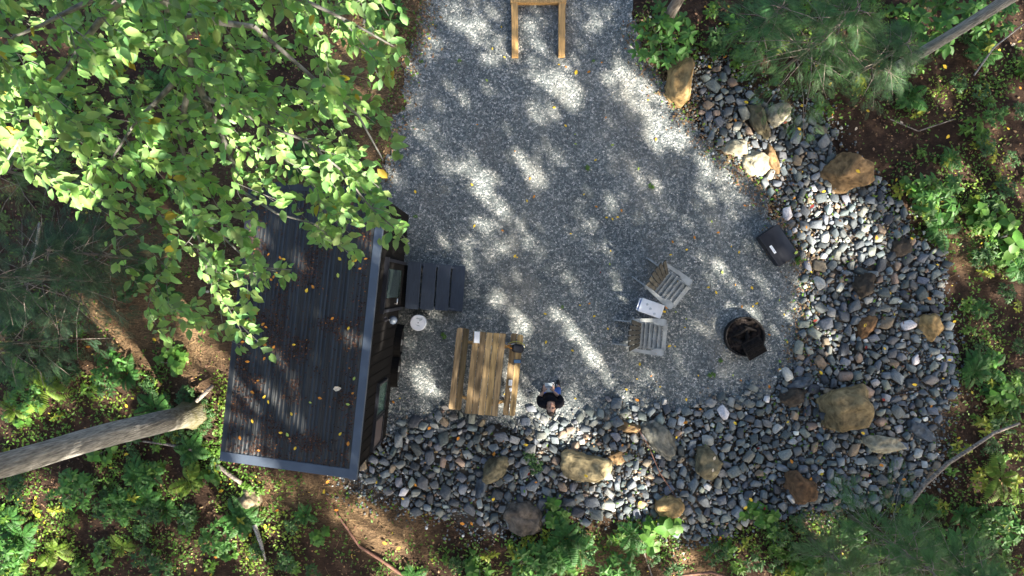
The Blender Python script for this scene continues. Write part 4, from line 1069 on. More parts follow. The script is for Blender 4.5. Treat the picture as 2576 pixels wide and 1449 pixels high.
# leaves turn roughly to the sun
M = rotm(rng.random(n) * 6.3, (rng.random(n) - .5) * .9, (rng.random(n) - .5) * .9)
ez, ey_ = R(90 - SUN_EL), math.atan2(SDY, SDX)
B = np.array(Matrix.Rotation(ey_, 3, 'Z') @ Matrix.Rotation(ez, 3, 'Y'))
M = np.einsum('ij,njk->nik', B, M) * (.16 + .12 * rng.random(n))[:, None, None]
M[:, :, 1] *= 1.15
trunks = [(-8, -17), (-2, -10.5), (-1, -21), (5, -14), (9, -8.8), (10, -20), (15, -12), (19, -19), (15.5, -3.5), (22, -8), (24, -16), (-14, -22), (-13, -12), (17, -26), (4, -27), (21, 3)]
T = np.array(trunks)
own = np.argmin(((pos[:, None, :2] - T[None]) ** 2).sum(2), 1)
for k, (x, y) in enumerate(trunks):
    sel = own == k
    if sel.sum() < 50: continue
    r = empty('shade_tree', (x, y, 0), 0, 'tall unseen tree on the sunny side, its crown opened to shape the dapples', 'tree', 'unseen trees shaped to dapple the clearing')
    z1 = 18
    me = trunk_mesh([(0, 0, -.1), (.1, .1, 6), (0, .2, 12), (.2, 0, z1)], [.24, .2, .16, .07], 10, k, .3); link('trunk', me, r, M_bark, True)
    V, F_, C = scatter(DV, DF, pos[sel] - np.array([x, y, 0]), M[sel], np.ones((sel.sum(), 3)))
    link('crown', np_mesh('crown', V, F_), r, M_canopy)
    b = BM(); cc = pos[sel] - np.array([x, y, 0])
    for q in range(8):
        e = Vector(cc[int(rng.integers(len(cc)))]); st_ = Vector((.1, .1, 13.5 + q * .6))
        b.tube([st_, st_.lerp(e, .5) + Vector((0, 0, .5)), e], [.07, .045, .015], 5)
    b.out('limb', M_bark, r)

# ------------------------------------------------------------------ overhanging tree, upper left
outline = np.array([(-60, -60), (1000, -60), (1015, 130), (965, 200), (960, 290), (1005, 390), (958, 420), (962, 480), (1030, 610), (905, 560), (895, 660), (850, 620), (800, 610), (780, 540), (700, 525), (640, 560), (640, 640), (740, 680), (640, 720), (640, 790), (680, 885), (610, 870), (540, 850), (400, 840), (350, 740), (400, 680), (330, 570), (180, 520), (80, 420), (-60, 460)], float)
gaps = [(225, 235, 75, 62), (370, 470, 50, 40), (640, 330, 70, 40), (800, 340, 60, 50), (900, 60, 70, 40), (860, 160, 60, 50), (720, 180, 60, 40), (90, 120, 60, 40), (360, 610, 60, 90), (560, 440, 34, 50), (940, 340, 40, 60), (180, 400, 60, 30), (720, 60, 60, 30), (470, 720, 50, 50)]
sk = []   # nodes: pos, parent, radius
def addbranch(pts, r0, r1, parent=-1):
    n = len(pts); prev = parent; ids = []
    P3 = [G3(*p) for p in pts]
    for i in range(n):
        if i == 0 and parent >= 0: continue
        r = r0 + (r1 - r0) * i / max(1, n - 1)
        if prev >= 0 and (i > 0 or parent >= 0):
            a_ = sk[prev][0]; m_ = max(1, int((P3[i] - a_).length / .18))
            pr = sk[prev][2]
            for q in range(1, m_ + 1):
                w_ = a_.lerp(P3[i], q / m_) + Vector((random.gauss(0, .008), random.gauss(0, .008), random.gauss(0, .008))); sk.append([w_, prev, pr + (r - pr) * q / m_]); prev = len(sk) - 1
        else: sk.append([P3[i], prev, r]); prev = len(sk) - 1
        ids.append(prev)
    return ids
trunk_top = Vector((-6.3, 5.9, 11.8))
sk.append([trunk_top, -1, .07])
A = addbranch([(0, 0, 0), (380, -70, 10.9), (436, 40, 10.6), (478, 170, 10.4), (512, 245, 10.2), (556, 330, 10.0), (590, 420, 9.9), (612, 480, 9.8)], .045, .014, 0)
addbranch([(0, 0, 0), (590, 268, 10.3), (665, 320, 10.3), (760, 350, 10.3), (860, 430, 10.2), (930, 520, 10.1), (1015, 600, 10.0)], .018, .005, A[3])
Bn = addbranch([(0, 0, 0), (640, 70, 10.7), (780, 190, 10.5), (905, 290, 10.4), (960, 400, 10.3)], .022, .006, A[1])
Cn = addbranch([(0, 0, 0), (260, 40, 10.8), (170, 170, 10.6), (70, 300, 10.5), (10, 420, 10.4)], .03, .008, A[0])
Dn = addbranch([(0, 0, 0), (450, 345, 10.1), (468, 410, 10.0), (484, 520, 9.8), (512, 640, 9.7), (560, 760, 9.6), (640, 850, 9.5)], .02, .006, A[2])
addbranch([(0, 0, 0), (700, -30, 10.9), (860, 40, 10.7), (990, 120, 10.5)], .022, .006, A[0])
addbranch([(0, 0, 0), (350, 300, 10.3), (280, 400, 10.2), (210, 490, 10.1)], .016, .005, A[2])
addbranch([(0, 0, 0), (560, 600, 9.8), (640, 670, 9.8), (730, 678, 9.8)], .012, .004, Dn[2])
addbranch([(0, 0, 0), (700, 540, 10.0), (790, 560, 10.0), (880, 640, 9.9)], .012, .004, A[6])
addbranch([(0, 0, 0), (150, 40, 11.0), (40, 90, 10.9), (-40, 160, 10.8)], .02, .006, A[0])
# twigs grow towards sampled tips
tips = []
while len(tips) < 760:
    q = np.array([[random.uniform(-60, 1040), random.uniform(-60, 890)]])
    if not inside(q, outline)[0]: continue
    x_, y_ = q[0]
    if any(((x_ - a_) / c_) ** 2 + ((y_ - b_) / d_) ** 2 < 1 for a_, b_, c_, d_ in gaps) and random.random() < .85: continue
    tips.append((x_, y_))
tips += [(1022, 606), (890, 655), (800, 605), (733, 682), (676, 880), (625, 860), (1005, 385), (960, 480), (1010, 130)]
tips.sort(key=lambda t: t[0] * .6 + t[1] * .8)
flow = Vector((.62, -.6, -.12)).normalized()
twig_leaf = []      # (pos, direction)
for (x_, y_) in tips:
    z_ = 10.9 - (x_ * .0004 + y_ * .0013) + random.uniform(-.75, .5)
    tgt = G3(x_, y_, z_)
    best = None; bd = 1e9
    arr = sk
    for i in range(1, len(arr)):
        d = tgt - arr[i][0]; L_ = d.length
        if L_ < .12: continue
        cst = L_ * (1.6 - d.normalized().dot(flow))
        if cst < bd: bd = cst; best = i
    a_ = arr[best][0]; d = tgt - a_; m_ = max(2, int(d.length / .09)); prev = best; r0 = min(arr[best][2] * .8, .006)
    sag = Vector((random.uniform(-.05, .05), random.uniform(-.05, .05), random.uniform(0, .07)))
    for q in range(1, m_ + 1):
        t = q / m_; p = a_ + d * t + sag * math.sin(math.pi * t) * d.length
        sk.append([p, prev, r0 * (1 - t) + .0022 * t]); prev = len(sk) - 1
        if d.length < 1.4 or t > .35:
            twig_leaf.append((p, d.normalized(), q % 2, t))
tree_r = empty('overhanging_tree', (-7.6, 7.6, 0), 0, 'leafy green broadleaf tree whose branches hang over the upper left and the cabin roof', 'tree')
tb = Vector((-7.6, 7.6, 0))
link('trunk', trunk_mesh([Vector((0, 0, -.1)), Vector((.3, -.3, 4)), Vector((.7, -.9, 8)), trunk_top - tb, trunk_top - tb + Vector((-.6, .4, 3)), trunk_top - tb + Vector((-1, .8, 7))], [.2, .17, .14, .1, .07, .03], 16, 5, .3), tree_r, M_bark, True)
Vb = []; Fb = []
for i in range(1, len(sk)):
    p1, pr, r1 = sk[i]
    if pr < 0: continue
    p0 = sk[pr][0]; r0 = min(sk[pr][2], r1 * 1.6); t = (p1 - p0)
    if t.length < 1e-4: continue
    t.normalize(); u = t.cross(Vector((0, 0, 1))); u = u.normalized() if u.length > .05 else Vector((1, 0, 0)); v = t.cross(u); k = len(Vb); sg = 5
    for (p, r) in ((p0, r0), (p1, r1)):
        for q in range(sg): a_ = 2 * math.pi * q / sg; Vb.append((p + (u * math.cos(a_) + v * math.sin(a_)) * r - tb)[:])
    for q in range(sg): Fb.append((k + q, k + (q + 1) % sg, k + sg + (q + 1) % sg, k + sg + q))
link('branch', np_mesh('branch', np.array(Vb), np.array(Fb)), tree_r, M_twig, True)
n0 = len(twig_leaf); rep = 4
TP = np.array([t[0][:] for t in twig_leaf] * rep); TD = np.array([t[1][:] for t in twig_leaf] * rep); sd2 = np.array([t[2] for t in twig_leaf] * rep) * 2 - 1
n = len(TP); sel = rng.random(n) < .8
TP, TD, sd2 = TP[sel], TD[sel], sd2[sel]; n = len(TP)
yaw = np.arctan2(TD[:, 1], TD[:, 0]) + sd2 * (.75 + rng.normal(0, .3, n))
pitch = .25 + rng.normal(0, .3, n); roll = rng.normal(0, .38, n)
size = .088 * (.6 + .75 * rng.random(n))
M = rotm(yaw, pitch, roll) * size[:, None, None]
c = cjit((.3, .5, .14), n, .3, .14)
yl = rng.random(n) < .012; c[yl] = cjit((.5, .4, .04), yl.sum(), .15)
dk = rng.random(n) < .3; c[dk] *= np.array([.75, .85, 1.0])
TPj = TP + rng.normal(0, .028, (n, 3)) - np.array(tb)
V, F_, C = scatter(LV, LF, TPj, M, c)
link('crown', np_mesh('crown', V, F_, C), tree_r, M_leafat)

# ------------------------------------------------------------------ small conifers (feathery crowns)
def spray_template():
    V = []; F_ = []
    for i in range(18):
        t = i / 17; x = t; w_ = .34 * math.sin(math.pi * min(1, t * .85 + .12)) + .02
        for sg in (-1, 1):
            k = len(V); V += [(x, 0, 0), (x + .06, sg * w_, -.03 - .05 * t), (x + .035, sg * w_ * .5, .0)]; V.append((x + .055, sg * w_ * .45, -.01)); F_.append((k, k + 3, k + 1, k + 2))
    return np.array(V), np.array(F_)
SV, SF = spray_template()
def conifer(px, py, hgt, rad, n, colr, label, sq=1.0, zlo=.8, group=None):
    bx, by = G(px, py, hgt * .55)
    r = empty('hemlock_sapling', (bx, by, 0), 0, label, 'tree', group)
    BM().tube([(0, 0, -.05), (.02, .0, hgt * .5), (0, .02, hgt)], [.04, .03, .008], 8).out('trunk', M_bark, r)
    b = BM(); P_ = []; Y_ = []; Z_ = []
    nb = max(12, n // 26)
    pos = []; yaw = []
    for k in range(nb):
        t = (k + .5) / nb; z = zlo + (hgt - zlo) * t; a0 = k * 2.4 + random.uniform(-.3, .3); L_ = rad * (1 - t) ** .7 * random.uniform(.7, 1.1) + .15
        dx_, dy_ = math.cos(a0), math.sin(a0) * sq
        b.tube([(0, 0, z), (dx_ * L_ * .5, dy_ * L_ * .5, z + .05), (dx_ * L_, dy_ * L_, z - .12 * L_)], [.012, .008, .003], 5)
        for q in range(26):
            s_ = .15 + .85 * random.random() ** .7; sg = random.choice((-1, 1)); lat = sg * random.random() * .35 * L_ * (1 - s_ * .5)
            pos.append((dx_ * L_ * s_ - dy_ * lat, dy_ * L_ * s_ + dx_ * lat, z - .12 * L_ * s_ * s_ + random.uniform(-.05, .05))); yaw.append(a0 + sg * random.uniform(.1, .9))
    b.out('limb', M_bark, r)
    pos = np.array(pos); m = len(pos)
    M = rotm(np.array(yaw), .12 + rng.normal(0, .2, m), rng.normal(0, .35, m)) * (.13 + .13 * rng.random(m))[:, None, None]
    V, F_, C = scatter(SV, SF, pos, M, cjit(colr, m, .5, .12))
    link('crown', np_mesh('crown', V, F_, C), r, M_leafat)
conifer(2060, 100, 3.6, 1.6, 1300, (.07, .16, .05), 'feathery green hemlock sapling at the upper right')
conifer(2215, 150, 2.4, .9, 700, (.06, .13, .05), 'smaller dark hemlock sapling left of the slim grey trunk')
conifer(1925, 60, 2.2, .8, 520, (.07, .17, .06), 'low hemlock sapling right of the short trunk at the top edge')
conifer(2240, 1370, 3.2, 1.35, 1100, (.075, .16, .05), 'hemlock sapling at the lower right below the rocks')
conifer(2420, 1440, 2.8, 1.1, 800, (.07, .16, .05), 'hemlock sapling in the lower right corner')
conifer(2090, 1400, 2.0, .8, 520, (.12, .2, .07), 'pale feathery sapling at the lower edge left of the corner saplings')
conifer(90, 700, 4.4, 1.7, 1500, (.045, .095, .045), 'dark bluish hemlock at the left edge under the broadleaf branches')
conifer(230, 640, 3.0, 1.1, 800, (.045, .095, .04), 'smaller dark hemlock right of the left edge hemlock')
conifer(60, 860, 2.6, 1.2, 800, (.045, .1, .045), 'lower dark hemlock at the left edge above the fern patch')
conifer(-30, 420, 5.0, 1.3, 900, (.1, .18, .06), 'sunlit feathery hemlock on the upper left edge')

# ------------------------------------------------------------------ undergrowth: counted plants
def merge(parts):
    Vs, Fs, Cs = [], [], []; o_ = 0
    for V, F_, C in parts: Vs.append(V); Fs.append(F_ + o_); Cs.append(C); o_ += len(V)
    return np.vstack(Vs), np.vstack(Fs), np.vstack(Cs)
def whorl_mesh(seed, n_w, lw, ls, rad, colr, hgt=.2):
    r = np.random.default_rng(seed); pos = []; ya = []; pi_ = []; sc = []
    for w_ in range(n_w):
        a_ = r.random() * 6.3; q = rad * math.sqrt(r.random()); cx, cy = q * math.cos(a_), q * math.sin(a_); z = hgt * (.5 + .6 * r.random()); off = r.random() * 6.3
        k = int(r.integers(4, 7)); sz = ls * (.7 + .5 * r.random())
        for i in range(k): pos.append((cx, cy, z)); ya.append(off + i * 6.283 / k + r.normal(0, .15)); pi_.append(.15 + r.normal(0, .18)); sc.append(sz * (.8 + .4 * r.random()))
    m = len(pos); T_ = leaf_template(lw)
    M = rotm(np.array(ya), np.array(pi_), r.normal(0, .3, m)) * np.array(sc)[:, None, None]
    return scatter(T_[0], T_[1], np.array(pos), M, cjit(colr, m, .3, .1))
def fern_mesh(seed, nf, L_, colr):
    r = np.random.default_rng(seed); pos = []; ya = []; sc = []; pi_ = []
    for f in range(nf):
        a0 = f * 6.283 / nf + r.normal(0, .25); Lf = L_ * (.7 + .5 * r.random())
        for i in range(15):
            t = (i + 1) / 15; d = Lf * t; z = .12 + .22 * math.sin(t * 2.6) * Lf
            for sg in (-1, 1):
                pos.append((d * math.cos(a0), d * math.sin(a0), z)); ya.append(a0 + sg * 1.25); sc.append(Lf * .30 * math.sin(math.pi * (t * .85 + .12)) + .012); pi_.append(.2)
    m = len(pos); T_ = leaf_template(.34)
    M = rotm(np.array(ya), np.array(pi_), r.normal(0, .2, m)) * np.array(sc)[:, None, None]
    return scatter(T_[0], T_[1], np.array(pos), M, cjit(colr, m, .2, .08))
def stem_part(parent_mesh_name, seed, rad, hgt, n=4):
    b = BM(); rr = random.Random(seed)
    for i in range(n):
        a_ = rr.random() * 6.3; q = rad * rr.random() * .7
        b.tube([(0, 0, 0), (q * .4 * math.cos(a_), q * .4 * math.sin(a_), hgt * .6), (q * math.cos(a_), q * math.sin(a_), hgt)], .004, 4)
    bmesh.ops.recalc_face_normals(b.b, faces=b.b.faces[:]); me = bpy.data.meshes.new(parent_mesh_name); b.b.to_mesh(me); b.b.free(); me.materials.append(M_twig); return me
kinds = {}
GRN = (.1, .2, .025); DGR = (.05, .12, .03); YGR = (.25, .3, .03); YEL = (.4, .38, .04)
def mk(key, name, data, desc, cat, rad, hgt):
    me = np_mesh(name, *data); me.materials.append(M_leafat); kinds.setdefault(key, []).append((name, me, stem_part('stem', len(kinds) + 3, rad, hgt), desc, cat))
for i in range(3): mk('seed', 'seedling', whorl_mesh(10 + i, 7, .5, .12, .2, GRN), 'fresh green whorled seedling', 'seedling', .2, .2)
for i in range(3): mk('dark', 'leafy_plant', whorl_mesh(20 + i, 18, .45, .095, .22, DGR, .28), 'dark green leafy plant', 'plant', .3, .25)
for i in range(2): mk('bush', 'shrub', whorl_mesh(30 + i, 34, .5, .13, .42, (.07, .18, .035), .5), 'dense leafy shrub', 'shrub', .4, .45)
for i in range(2): mk('yel', 'yellowing_plant', whorl_mesh(40 + i, 5, .5, .13, .16, YGR), 'yellowing leafy seedling', 'seedling', .15, .15)
for i in range(3): mk('fern', 'fern', fern_mesh(50 + i, 8, .42, (.06, .17, .035)), 'green fern with spreading fronds', 'fern', .05, .1)
for i in range(1): mk('yfern', 'fern', fern_mesh(60 + i, 6, .4, (.16, .25, .03)), 'yellow green fern', 'fern', .05, .1)
for i in range(2): mk('maple', 'maple_seedling', whorl_mesh(70 + i, 8, .85, .14, .22, (.1, .22, .035)), 'broad leaved maple seedling', 'seedling', .2, .2)
placed = set()
zones = {
 'LB': poly([(0, 900), (300, 900), (560, 980), (550, 1200), (700, 1250), (800, 1300), (880, 1449), (0, 1449)]),
 'BM': poly([(1000, 1449), (1060, 1400), (1250, 1360), (1400, 1305), (1560, 1310), (1700, 1360), (1850, 1345), (2000, 1300), (2140, 1449)]),
 'BR': poly([(2100, 1310), (2350, 1240), (2400, 1050), (2576, 1000), (2576, 1449), (2140, 1449)]),
 'RT': poly([(2250, 470), (2300, 350), (2576, 260), (2576, 1000), (2420, 980), (2400, 800), (2370, 650)]),
 'TR': poly([(1610, 0), (2576, 0), (2576, 240), (2300, 300), (2120, 280), (1960, 240), (1850, 180), (1750, 150), (1660, 130)]),
 'TL': poly([(0, 0), (1000, 0), (960, 200), (930, 420), (600, 480), (560, 900), (0, 900)]),
}
zname = {'LB': 'left of and below the cabin', 'BM': 'along the lower edge below the rock border', 'BR': 'in the lower right corner woods', 'RT': 'in the woods right of the rock border', 'TR': 'on the brown forest floor at the upper right', 'TL': 'on the shaded floor at the upper left'}
def put(key, x, y, zn, s, label=None):
    lst = kinds[key]; name, me, stem, desc, cat = lst[int(rng.integers(len(lst)))]
    o = link(name, me); o.location = (x, y, gz(x, y)); o.scale = (s, s, s); o.rotation_euler = (random.uniform(-.1, .1), random.uniform(-.1, .1), random.uniform(0, 6.28))
    if label: props(o, label, cat)
    else: props(o, f'{desc} {zname[zn]}', cat, f'{desc}s {zname[zn]}')
    if zn != 'TL' and s > .9: st_ = link('stem', stem, o)
    return o
def fill(zn, counts):
    pg = zones[zn]; bb = pg.min(0), pg.max(0)
    for key, c_ in counts.items():
        k = 0
        while k < c_:
            p = rng.random(2) * (bb[1] - bb[0]) + bb[0]
            if not inside(p[None], pg)[0]: continue
            put(key, p[0], p[1], zn, random.uniform(.6, 1.12)); k += 1
fill('LB', dict(seed=16, dark=34, bush=6, yel=12, fern=18, yfern=5, maple=12))
fill('BM', dict(seed=14, dark=12, bush=4, yel=9, fern=5, maple=8))
fill('BR', dict(seed=8, dark=10, bush=3, yel=12, fern=5, yfern=3, maple=6))
fill('RT', dict(seed=16, dark=12, bush=1, yel=9, fern=10, yfern=2, maple=5))
fill('TR', dict(seed=16, dark=14, bush=2, yel=7, fern=2, maple=3))
fill('TL', dict(seed=14, dark=18, bush=3, yel=6, fern=8, maple=4))
for key, px, py, s, lab in [
    ('bush', 1655, 105, 1.5, 'dark leafy shrub at the foot of the short trunk'), ('bush', 2310, 70, 1.9, 'large bright green shrub left of the slim grey trunk'),
    ('dark', 1800, 105, 1.3, 'leafy plant above the tall ochre boulder'), ('dark', 1790, 130, 1.2, 'spreading plant right of the tall ochre boulder top'), ('seed', 1860, 150, 1.3, 'bright seedling on brown soil above the upper rocks'),
    ('maple', 1660, 1340, 1.7, 'sunlit maple seedling below the boulder with the sunlit tip'), ('fern', 1420, 1345, 1.4, 'fern below the wide tan boulder'), ('maple', 1390, 1290, 1.3, 'leafy plant beside the flat brown grey slab'),
    ('dark', 1345, 1165, .8, 'small weed growing between the tan and olive boulders'), ('dark', 1330, 1140, .6, 'tiny weed above the weed between the boulders'), ('seed', 2065, 285, .9, 'lone seedling above the brown faceted boulder'), ('maple', 1935, 1300, 1.3, 'maple seedling at the rim below the dark russet boulder'),
    ('maple', 1890, 1290, 1.1, 'maple seedling creeping onto the rocks, lower middle right'), ('seed', 1825, 1160, .4, 'small weed right of the boulder with two pale leaves'), ('seed', 1915, 1190, .6, 'weed in the rocks left of the dark russet boulder'), ('bush', 2400, 1405, 1.6, 'bright green shrub at the lower right edge'),
    ('bush', 2330, 500, 1.3, 'sunlit shrub right of the brown faceted boulder'), ('maple', 2500, 600, 1.7, 'sunlit broad leaved plant at the right edge'), ('maple', 2460, 530, 1.4, 'broad leaved plant above the right edge sunlit plant'), ('yfern', 130, 975, 1.5, 'bright fern left of the cabin above the leaning trunk'),
    ('yfern', 2500, 1200, 1.4, 'yellow green fern near the fallen branch'), ('maple', 2510, 1000, 1.3, 'round leafy plant on bare soil at the right'), ('maple', 430, 915, 1.2, 'bright plant above the leaning trunk'), ('dark', 1010, 60, .6, 'small dark plant at the top edge left of the gravel'), ('seed', 2005, 655, .5, 'small green weed beside the storage box'),
    ('bush', 2450, 60, 1.3, 'leafy shrub right of the slim grey trunk')]:
    x, y = G(px, py); put(key, x, y, 'RT', s, lab)

for k in range(16):
    while True:
        x, y = random.uniform(-3, 6), random.uniform(-3, 6.4)
        if in_pad(np.array([[x, y]]), .05)[0]: break
    o = put('seed', x, y, 'RT', random.uniform(.2, .38), 'tiny green weed growing in the grey gravel'); props(o, cat='weed', group='tiny weeds in the gravel')
for px, py in ((470, 1000), (500, 1075), (528, 1040), (505, 1015), (455, 1090), (520, 1065), (478, 985)):
    x, y = G(px, py); o = put('dark', x, y, 'LB', .8, 'leafy ivy clump round the foot of the leaning trunk'); props(o, group='ivy clumps at the leaning trunk')
# ground cover, ivy, litter: nobody could count it
def region_pts(n, dens):
    P_ = rng.random((n, 2)) * [30, 20] + [-15, -10]
    d = dens(P_)
    ok = (rng.random(n) < d) & ~inside(P_, PAD) & ~inside(P_, CABIN)
    return P_[ok]
cover_spots = [(540, 1090, 60, 110, 1.6), (620, 1330, 110, 130, 1.1), (80, 1270, 110, 90, 1.3), (100, 1420, 160, 90, .9), (350, 1150, 300, 130, .8), (450, 1300, 250, 120, .8), (300, 960, 250, 60, .6), (1650, 1345, 70, 60, 1.2), (1450, 1390, 220, 60, .8), (1150, 1420, 120, 50, .8), (1850, 1390, 200, 70, .9), (2150, 1380, 260, 90, 1.0), (2500, 1300, 120, 200, .7), (2330, 520, 80, 60, 1.4), (2420, 450, 120, 60, .9), (2500, 620, 90, 90, 1.0), (2480, 870, 120, 160, .5), (2330, 250, 90, 60, .7), (2500, 150, 90, 120, .7), (1680, 110, 90, 60, 1.1), (1880, 120, 160, 70, .6), (2150, 120, 200, 110, .8), (200, 300, 300, 200, .35), (600, 200, 250, 150, .25), (540, 950, 40, 60, 1.0), (960, 1390, 90, 60, .7), (1370, 1290, 60, 40, .8), (1870, 1270, 70, 30, .6), (700, 1240, 40, 26, .8)]
def cover_d(P_):
    d = np.full(len(P_), .10); k = 15.5 / FPX
    for a_, b_, c_, e_, s_ in cover_spots:
        x, y = G(a_, b_); q = ((P_[:, 0] - x) / (c_ * k)) ** 2 + ((P_[:, 1] - y) / (e_ * k)) ** 2
        d = np.maximum(d, s_ * np.exp(-q * .8))
    outm = (np.abs(P_[:, 0]) > 11.9) | (np.abs(P_[:, 1]) > 6.8); d = np.where(outm, .45, d)
    d *= np.clip((vfbm(P_[:, 0], P_[:, 1], 1.9, 51) - .33) * 5, .04, 1.5)
    return np.where(inside(P_, BAND), d * .25, d)
P_ = region_pts(300000, cover_d); n = len(P_)
zb = np.array([gz(a_, b_) for a_, b_ in P_])
hue = vfbm(P_[:, 0], P_[:, 1], 1.3, 61)
c = cjit((.1, .2, .028), n, .4, .12); m = hue > .6; c[m] = cjit((.15, .24, .03), m.sum(), .3, .1); m = rng.random(n) < .02; c[m] = cjit(YEL, m.sum(), .3)
M = rotm(rng.random(n) * 6.3, .1 + rng.normal(0, .35, n), rng.normal(0, .35, n)) * (.04 + .06 * rng.random(n) ** 1.5)[:, None, None]
V, F_, C = scatter(LV, LF, np.column_stack([P_, zb + .03 + .12 * rng.random(n) ** 1.5]), M, c)
o = link('ground_cover', np_mesh('ground_cover', V, F_, C), None, M_leafat); props(o, 'low ivy and leafy ground cover on the forest floor', 'ground cover', kind='stuff')
# brown leaf litter
P_ = region_pts(110000, lambda q: np.clip(.75 * np.clip(vfbm(q[:, 0], q[:, 1], 1.2, 71) * 1.6 - .3, .15, 1), 0, 1) * np.where(inside(q, BAND), .4, 1)); n = len(P_)
zb = np.array([gz(a_, b_) for a_, b_ in P_])
c = cjit((.11, .065, .037), n, .6, .12); m = rng.random(n) < .2; c[m] = cjit((.26, .17, .09), m.sum(), .4); m = rng.random(n) < .012; c[m] = cjit((.45, .33, .05), m.sum(), .2)
M = rotm(rng.random(n) * 6.3, rng.normal(0, .3, n), rng.normal(0, .4, n)) * (.035 + .055 * rng.random(n) ** 2)[:, None, None]
V, F_, C = scatter(LV, LF, np.column_stack([P_, zb + .01 + .02 * rng.random(n) + np.where(inside(P_, BAND), .04 + .05 * rng.random(n), 0)]), M, c)
o = link('leaf_litter', np_mesh('leaf_litter', V, F_, C), None, M_flat); props(o, 'brown leaf litter covering the forest floor', 'leaf litter', kind='stuff')
def edge_pts(n, sig, region=None):
    L_ = PAD[[2, 3, 4, 5, 6, 7, 8, 9, 10, 11, 12]]; R_ = PAD[[24, 25, 26, 27, 0]] if len(PAD) > 27 else PAD[-5:]
    out_ = []
    for Q in (L_, PAD[-6:], np.array([PAD[-1], PAD[0]])):
        seg = np.linalg.norm(np.diff(Q, axis=0), axis=1); idx_ = rng.choice(len(seg), n // 3, p=seg / seg.sum()); t_ = rng.random((n // 3, 1))
        out_.append(Q[idx_] * (1 - t_) + Q[idx_ + 1] * t_ + rng.normal(0, sig, (n // 3, 2)))
    q = np.vstack(out_); return q[~inside(q, CABIN)]
P_ = edge_pts(7500, .2); n = len(P_)
c = cjit((.17, .11, .06), n, .6, .12); m = rng.random(n) < .12; c[m] = cjit((.1, .2, .03), m.sum(), .4)
M = rotm(rng.random(n) * 6.3, rng.normal(0, .2, n), rng.normal(0, .4, n)) * (.03 + .06 * rng.random(n) ** 2)[:, None, None]
V, F_, C = scatter(LV, LF, np.column_stack([P_, .035 + .03 * rng.random(n)]), M, c)
o = link('edge_litter', np_mesh('edge_litter', V, F_, C), None, M_flat); props(o, 'dry leaf litter and weeds blown over the rim of the gravel', 'leaf litter', kind='stuff')
# dry needles and straw
P_ = region_pts(90000, lambda q: sum(np.exp(-(((q[:, 0] - G(a_, b_)[0]) / (c_ * k0)) ** 2 + ((q[:, 1] - G(a_, b_)[1]) / (d_ * k0)) ** 2)) for a_, b_, c_, d_ in straw_spots).clip(0, 1) * .7); n = len(P_)
zb = np.array([gz(a_, b_) for a_, b_ in P_])
TVn = np.array([(0, -.012, 0), (1, -.008, .02), (1, .008, .02), (0, .012, 0)]); TFn = np.array([(0, 1, 2, 3)])
M = rotm(rng.normal(.4, 1.0, n), rng.normal(0, .1, n), rng.normal(0, .3, n)) * (.1 + .16 * rng.random(n))[:, None, None]
V, F_, C = scatter(TVn, TFn, np.column_stack([P_, zb + .02 + .03 * rng.random(n)]), M, cjit((.22, .14, .07), n, .5, .08))
o = link('dry_straw', np_mesh('dry_straw', V, F_, C), None, M_flat); props(o, 'dry straw and needles on bare soil', 'straw', kind='stuff')
# needle litter collected on the roof
n = 17000; cl_x = rng.random(n) * (WD - .3); cl_y = rng.random(n) * (LEN - .3)
dn = vfbm(cl_x, cl_y, 2.4, 81); edge = np.exp(-cl_x / .12) + np.exp(-cl_y / .12) + .8 * np.exp(-(WD - .3 - cl_x) / .15)
ok = rng.random(n) < np.clip((dn - .5) * 5, .05, .8) + edge * .55
cl_x, cl_y = -.17 - cl_x[ok], .16 + cl_y[ok]; n = len(cl_x)
zb = ZR + (ZR - ZL) * cl_x / WD + .045
c = cjit((.055, .028, .018), n, .6, .1); m = rng.random(n) < .04; c[m] = cjit((.22, .09, .03), m.sum(), .4)
V, F_, C = scatter(LV, LF, np.column_stack([cl_x, cl_y, zb + .008 * rng.random(n)]), rotm(rng.random(n) * 6.3, rng.normal(0, .15, n), rng.normal(0, .15, n)) * (.018 + .032 * rng.random(n) ** 2)[:, None, None], c)
o = link('roof_litter', np_mesh('roof_litter', V, F_, C), None, M_flat); o.location = cab.location; o.rotation_euler = cab.rotation_euler
props(o, 'dark needle and leaf litter caught on the cabin roof', 'leaf litter', kind='stuff')

# ------------------------------------------------------------------ fallen leaves, counted
fl = {}
for nm, cc in (('yellow', (.62, .42, .04)), ('orange', (.5, .2, .03)), ('pale green', (.3, .38, .08)), ('red', (.16, .025, .02)), ('cream', (.6, .5, .36))):
    V, F_ = leaf_template(.62, .08, .05); V = V - np.array([.5, 0, 0])
    me = np_mesh('fallen_leaf', V, F_, np.tile(cc, (len(V), 1))); me.materials.append(M_flat); fl[nm] = me
def leaf(nm, x, y, z, s, lab, grp=None):
    o = link('fallen_leaf', fl[nm]); o.location = (x, y, z); o.scale = (s, s, s); o.rotation_euler = (random.uniform(-.25, .25), random.uniform(-.25, .25), random.uniform(0, 6.28)); props(o, lab, 'leaf', grp)
cnt = 0
while cnt < 105:
    x, y = random.uniform(-3, 6.8), random.uniform(-3, 6.6)
    if not in_pad(np.array([[x, y]]), .05)[0]: continue
    dens = .25 + .75 * math.exp(-((x - 4.5) ** 2 + (y + .3) ** 2) / 6)
    if random.random() > dens or math.hypot(x - fp.location.x, y - fp.location.y) < .5: continue
    nm = random.choices(['yellow', 'orange', 'pale green', 'red'], [6, 2.2, 1.4, .7])[0]
    leaf(nm, x, y, .035, random.uniform(.05, .095), f'small {nm} leaf fallen on the grey gravel', f'{nm} leaves on the gravel'); cnt += 1
cnt = 0
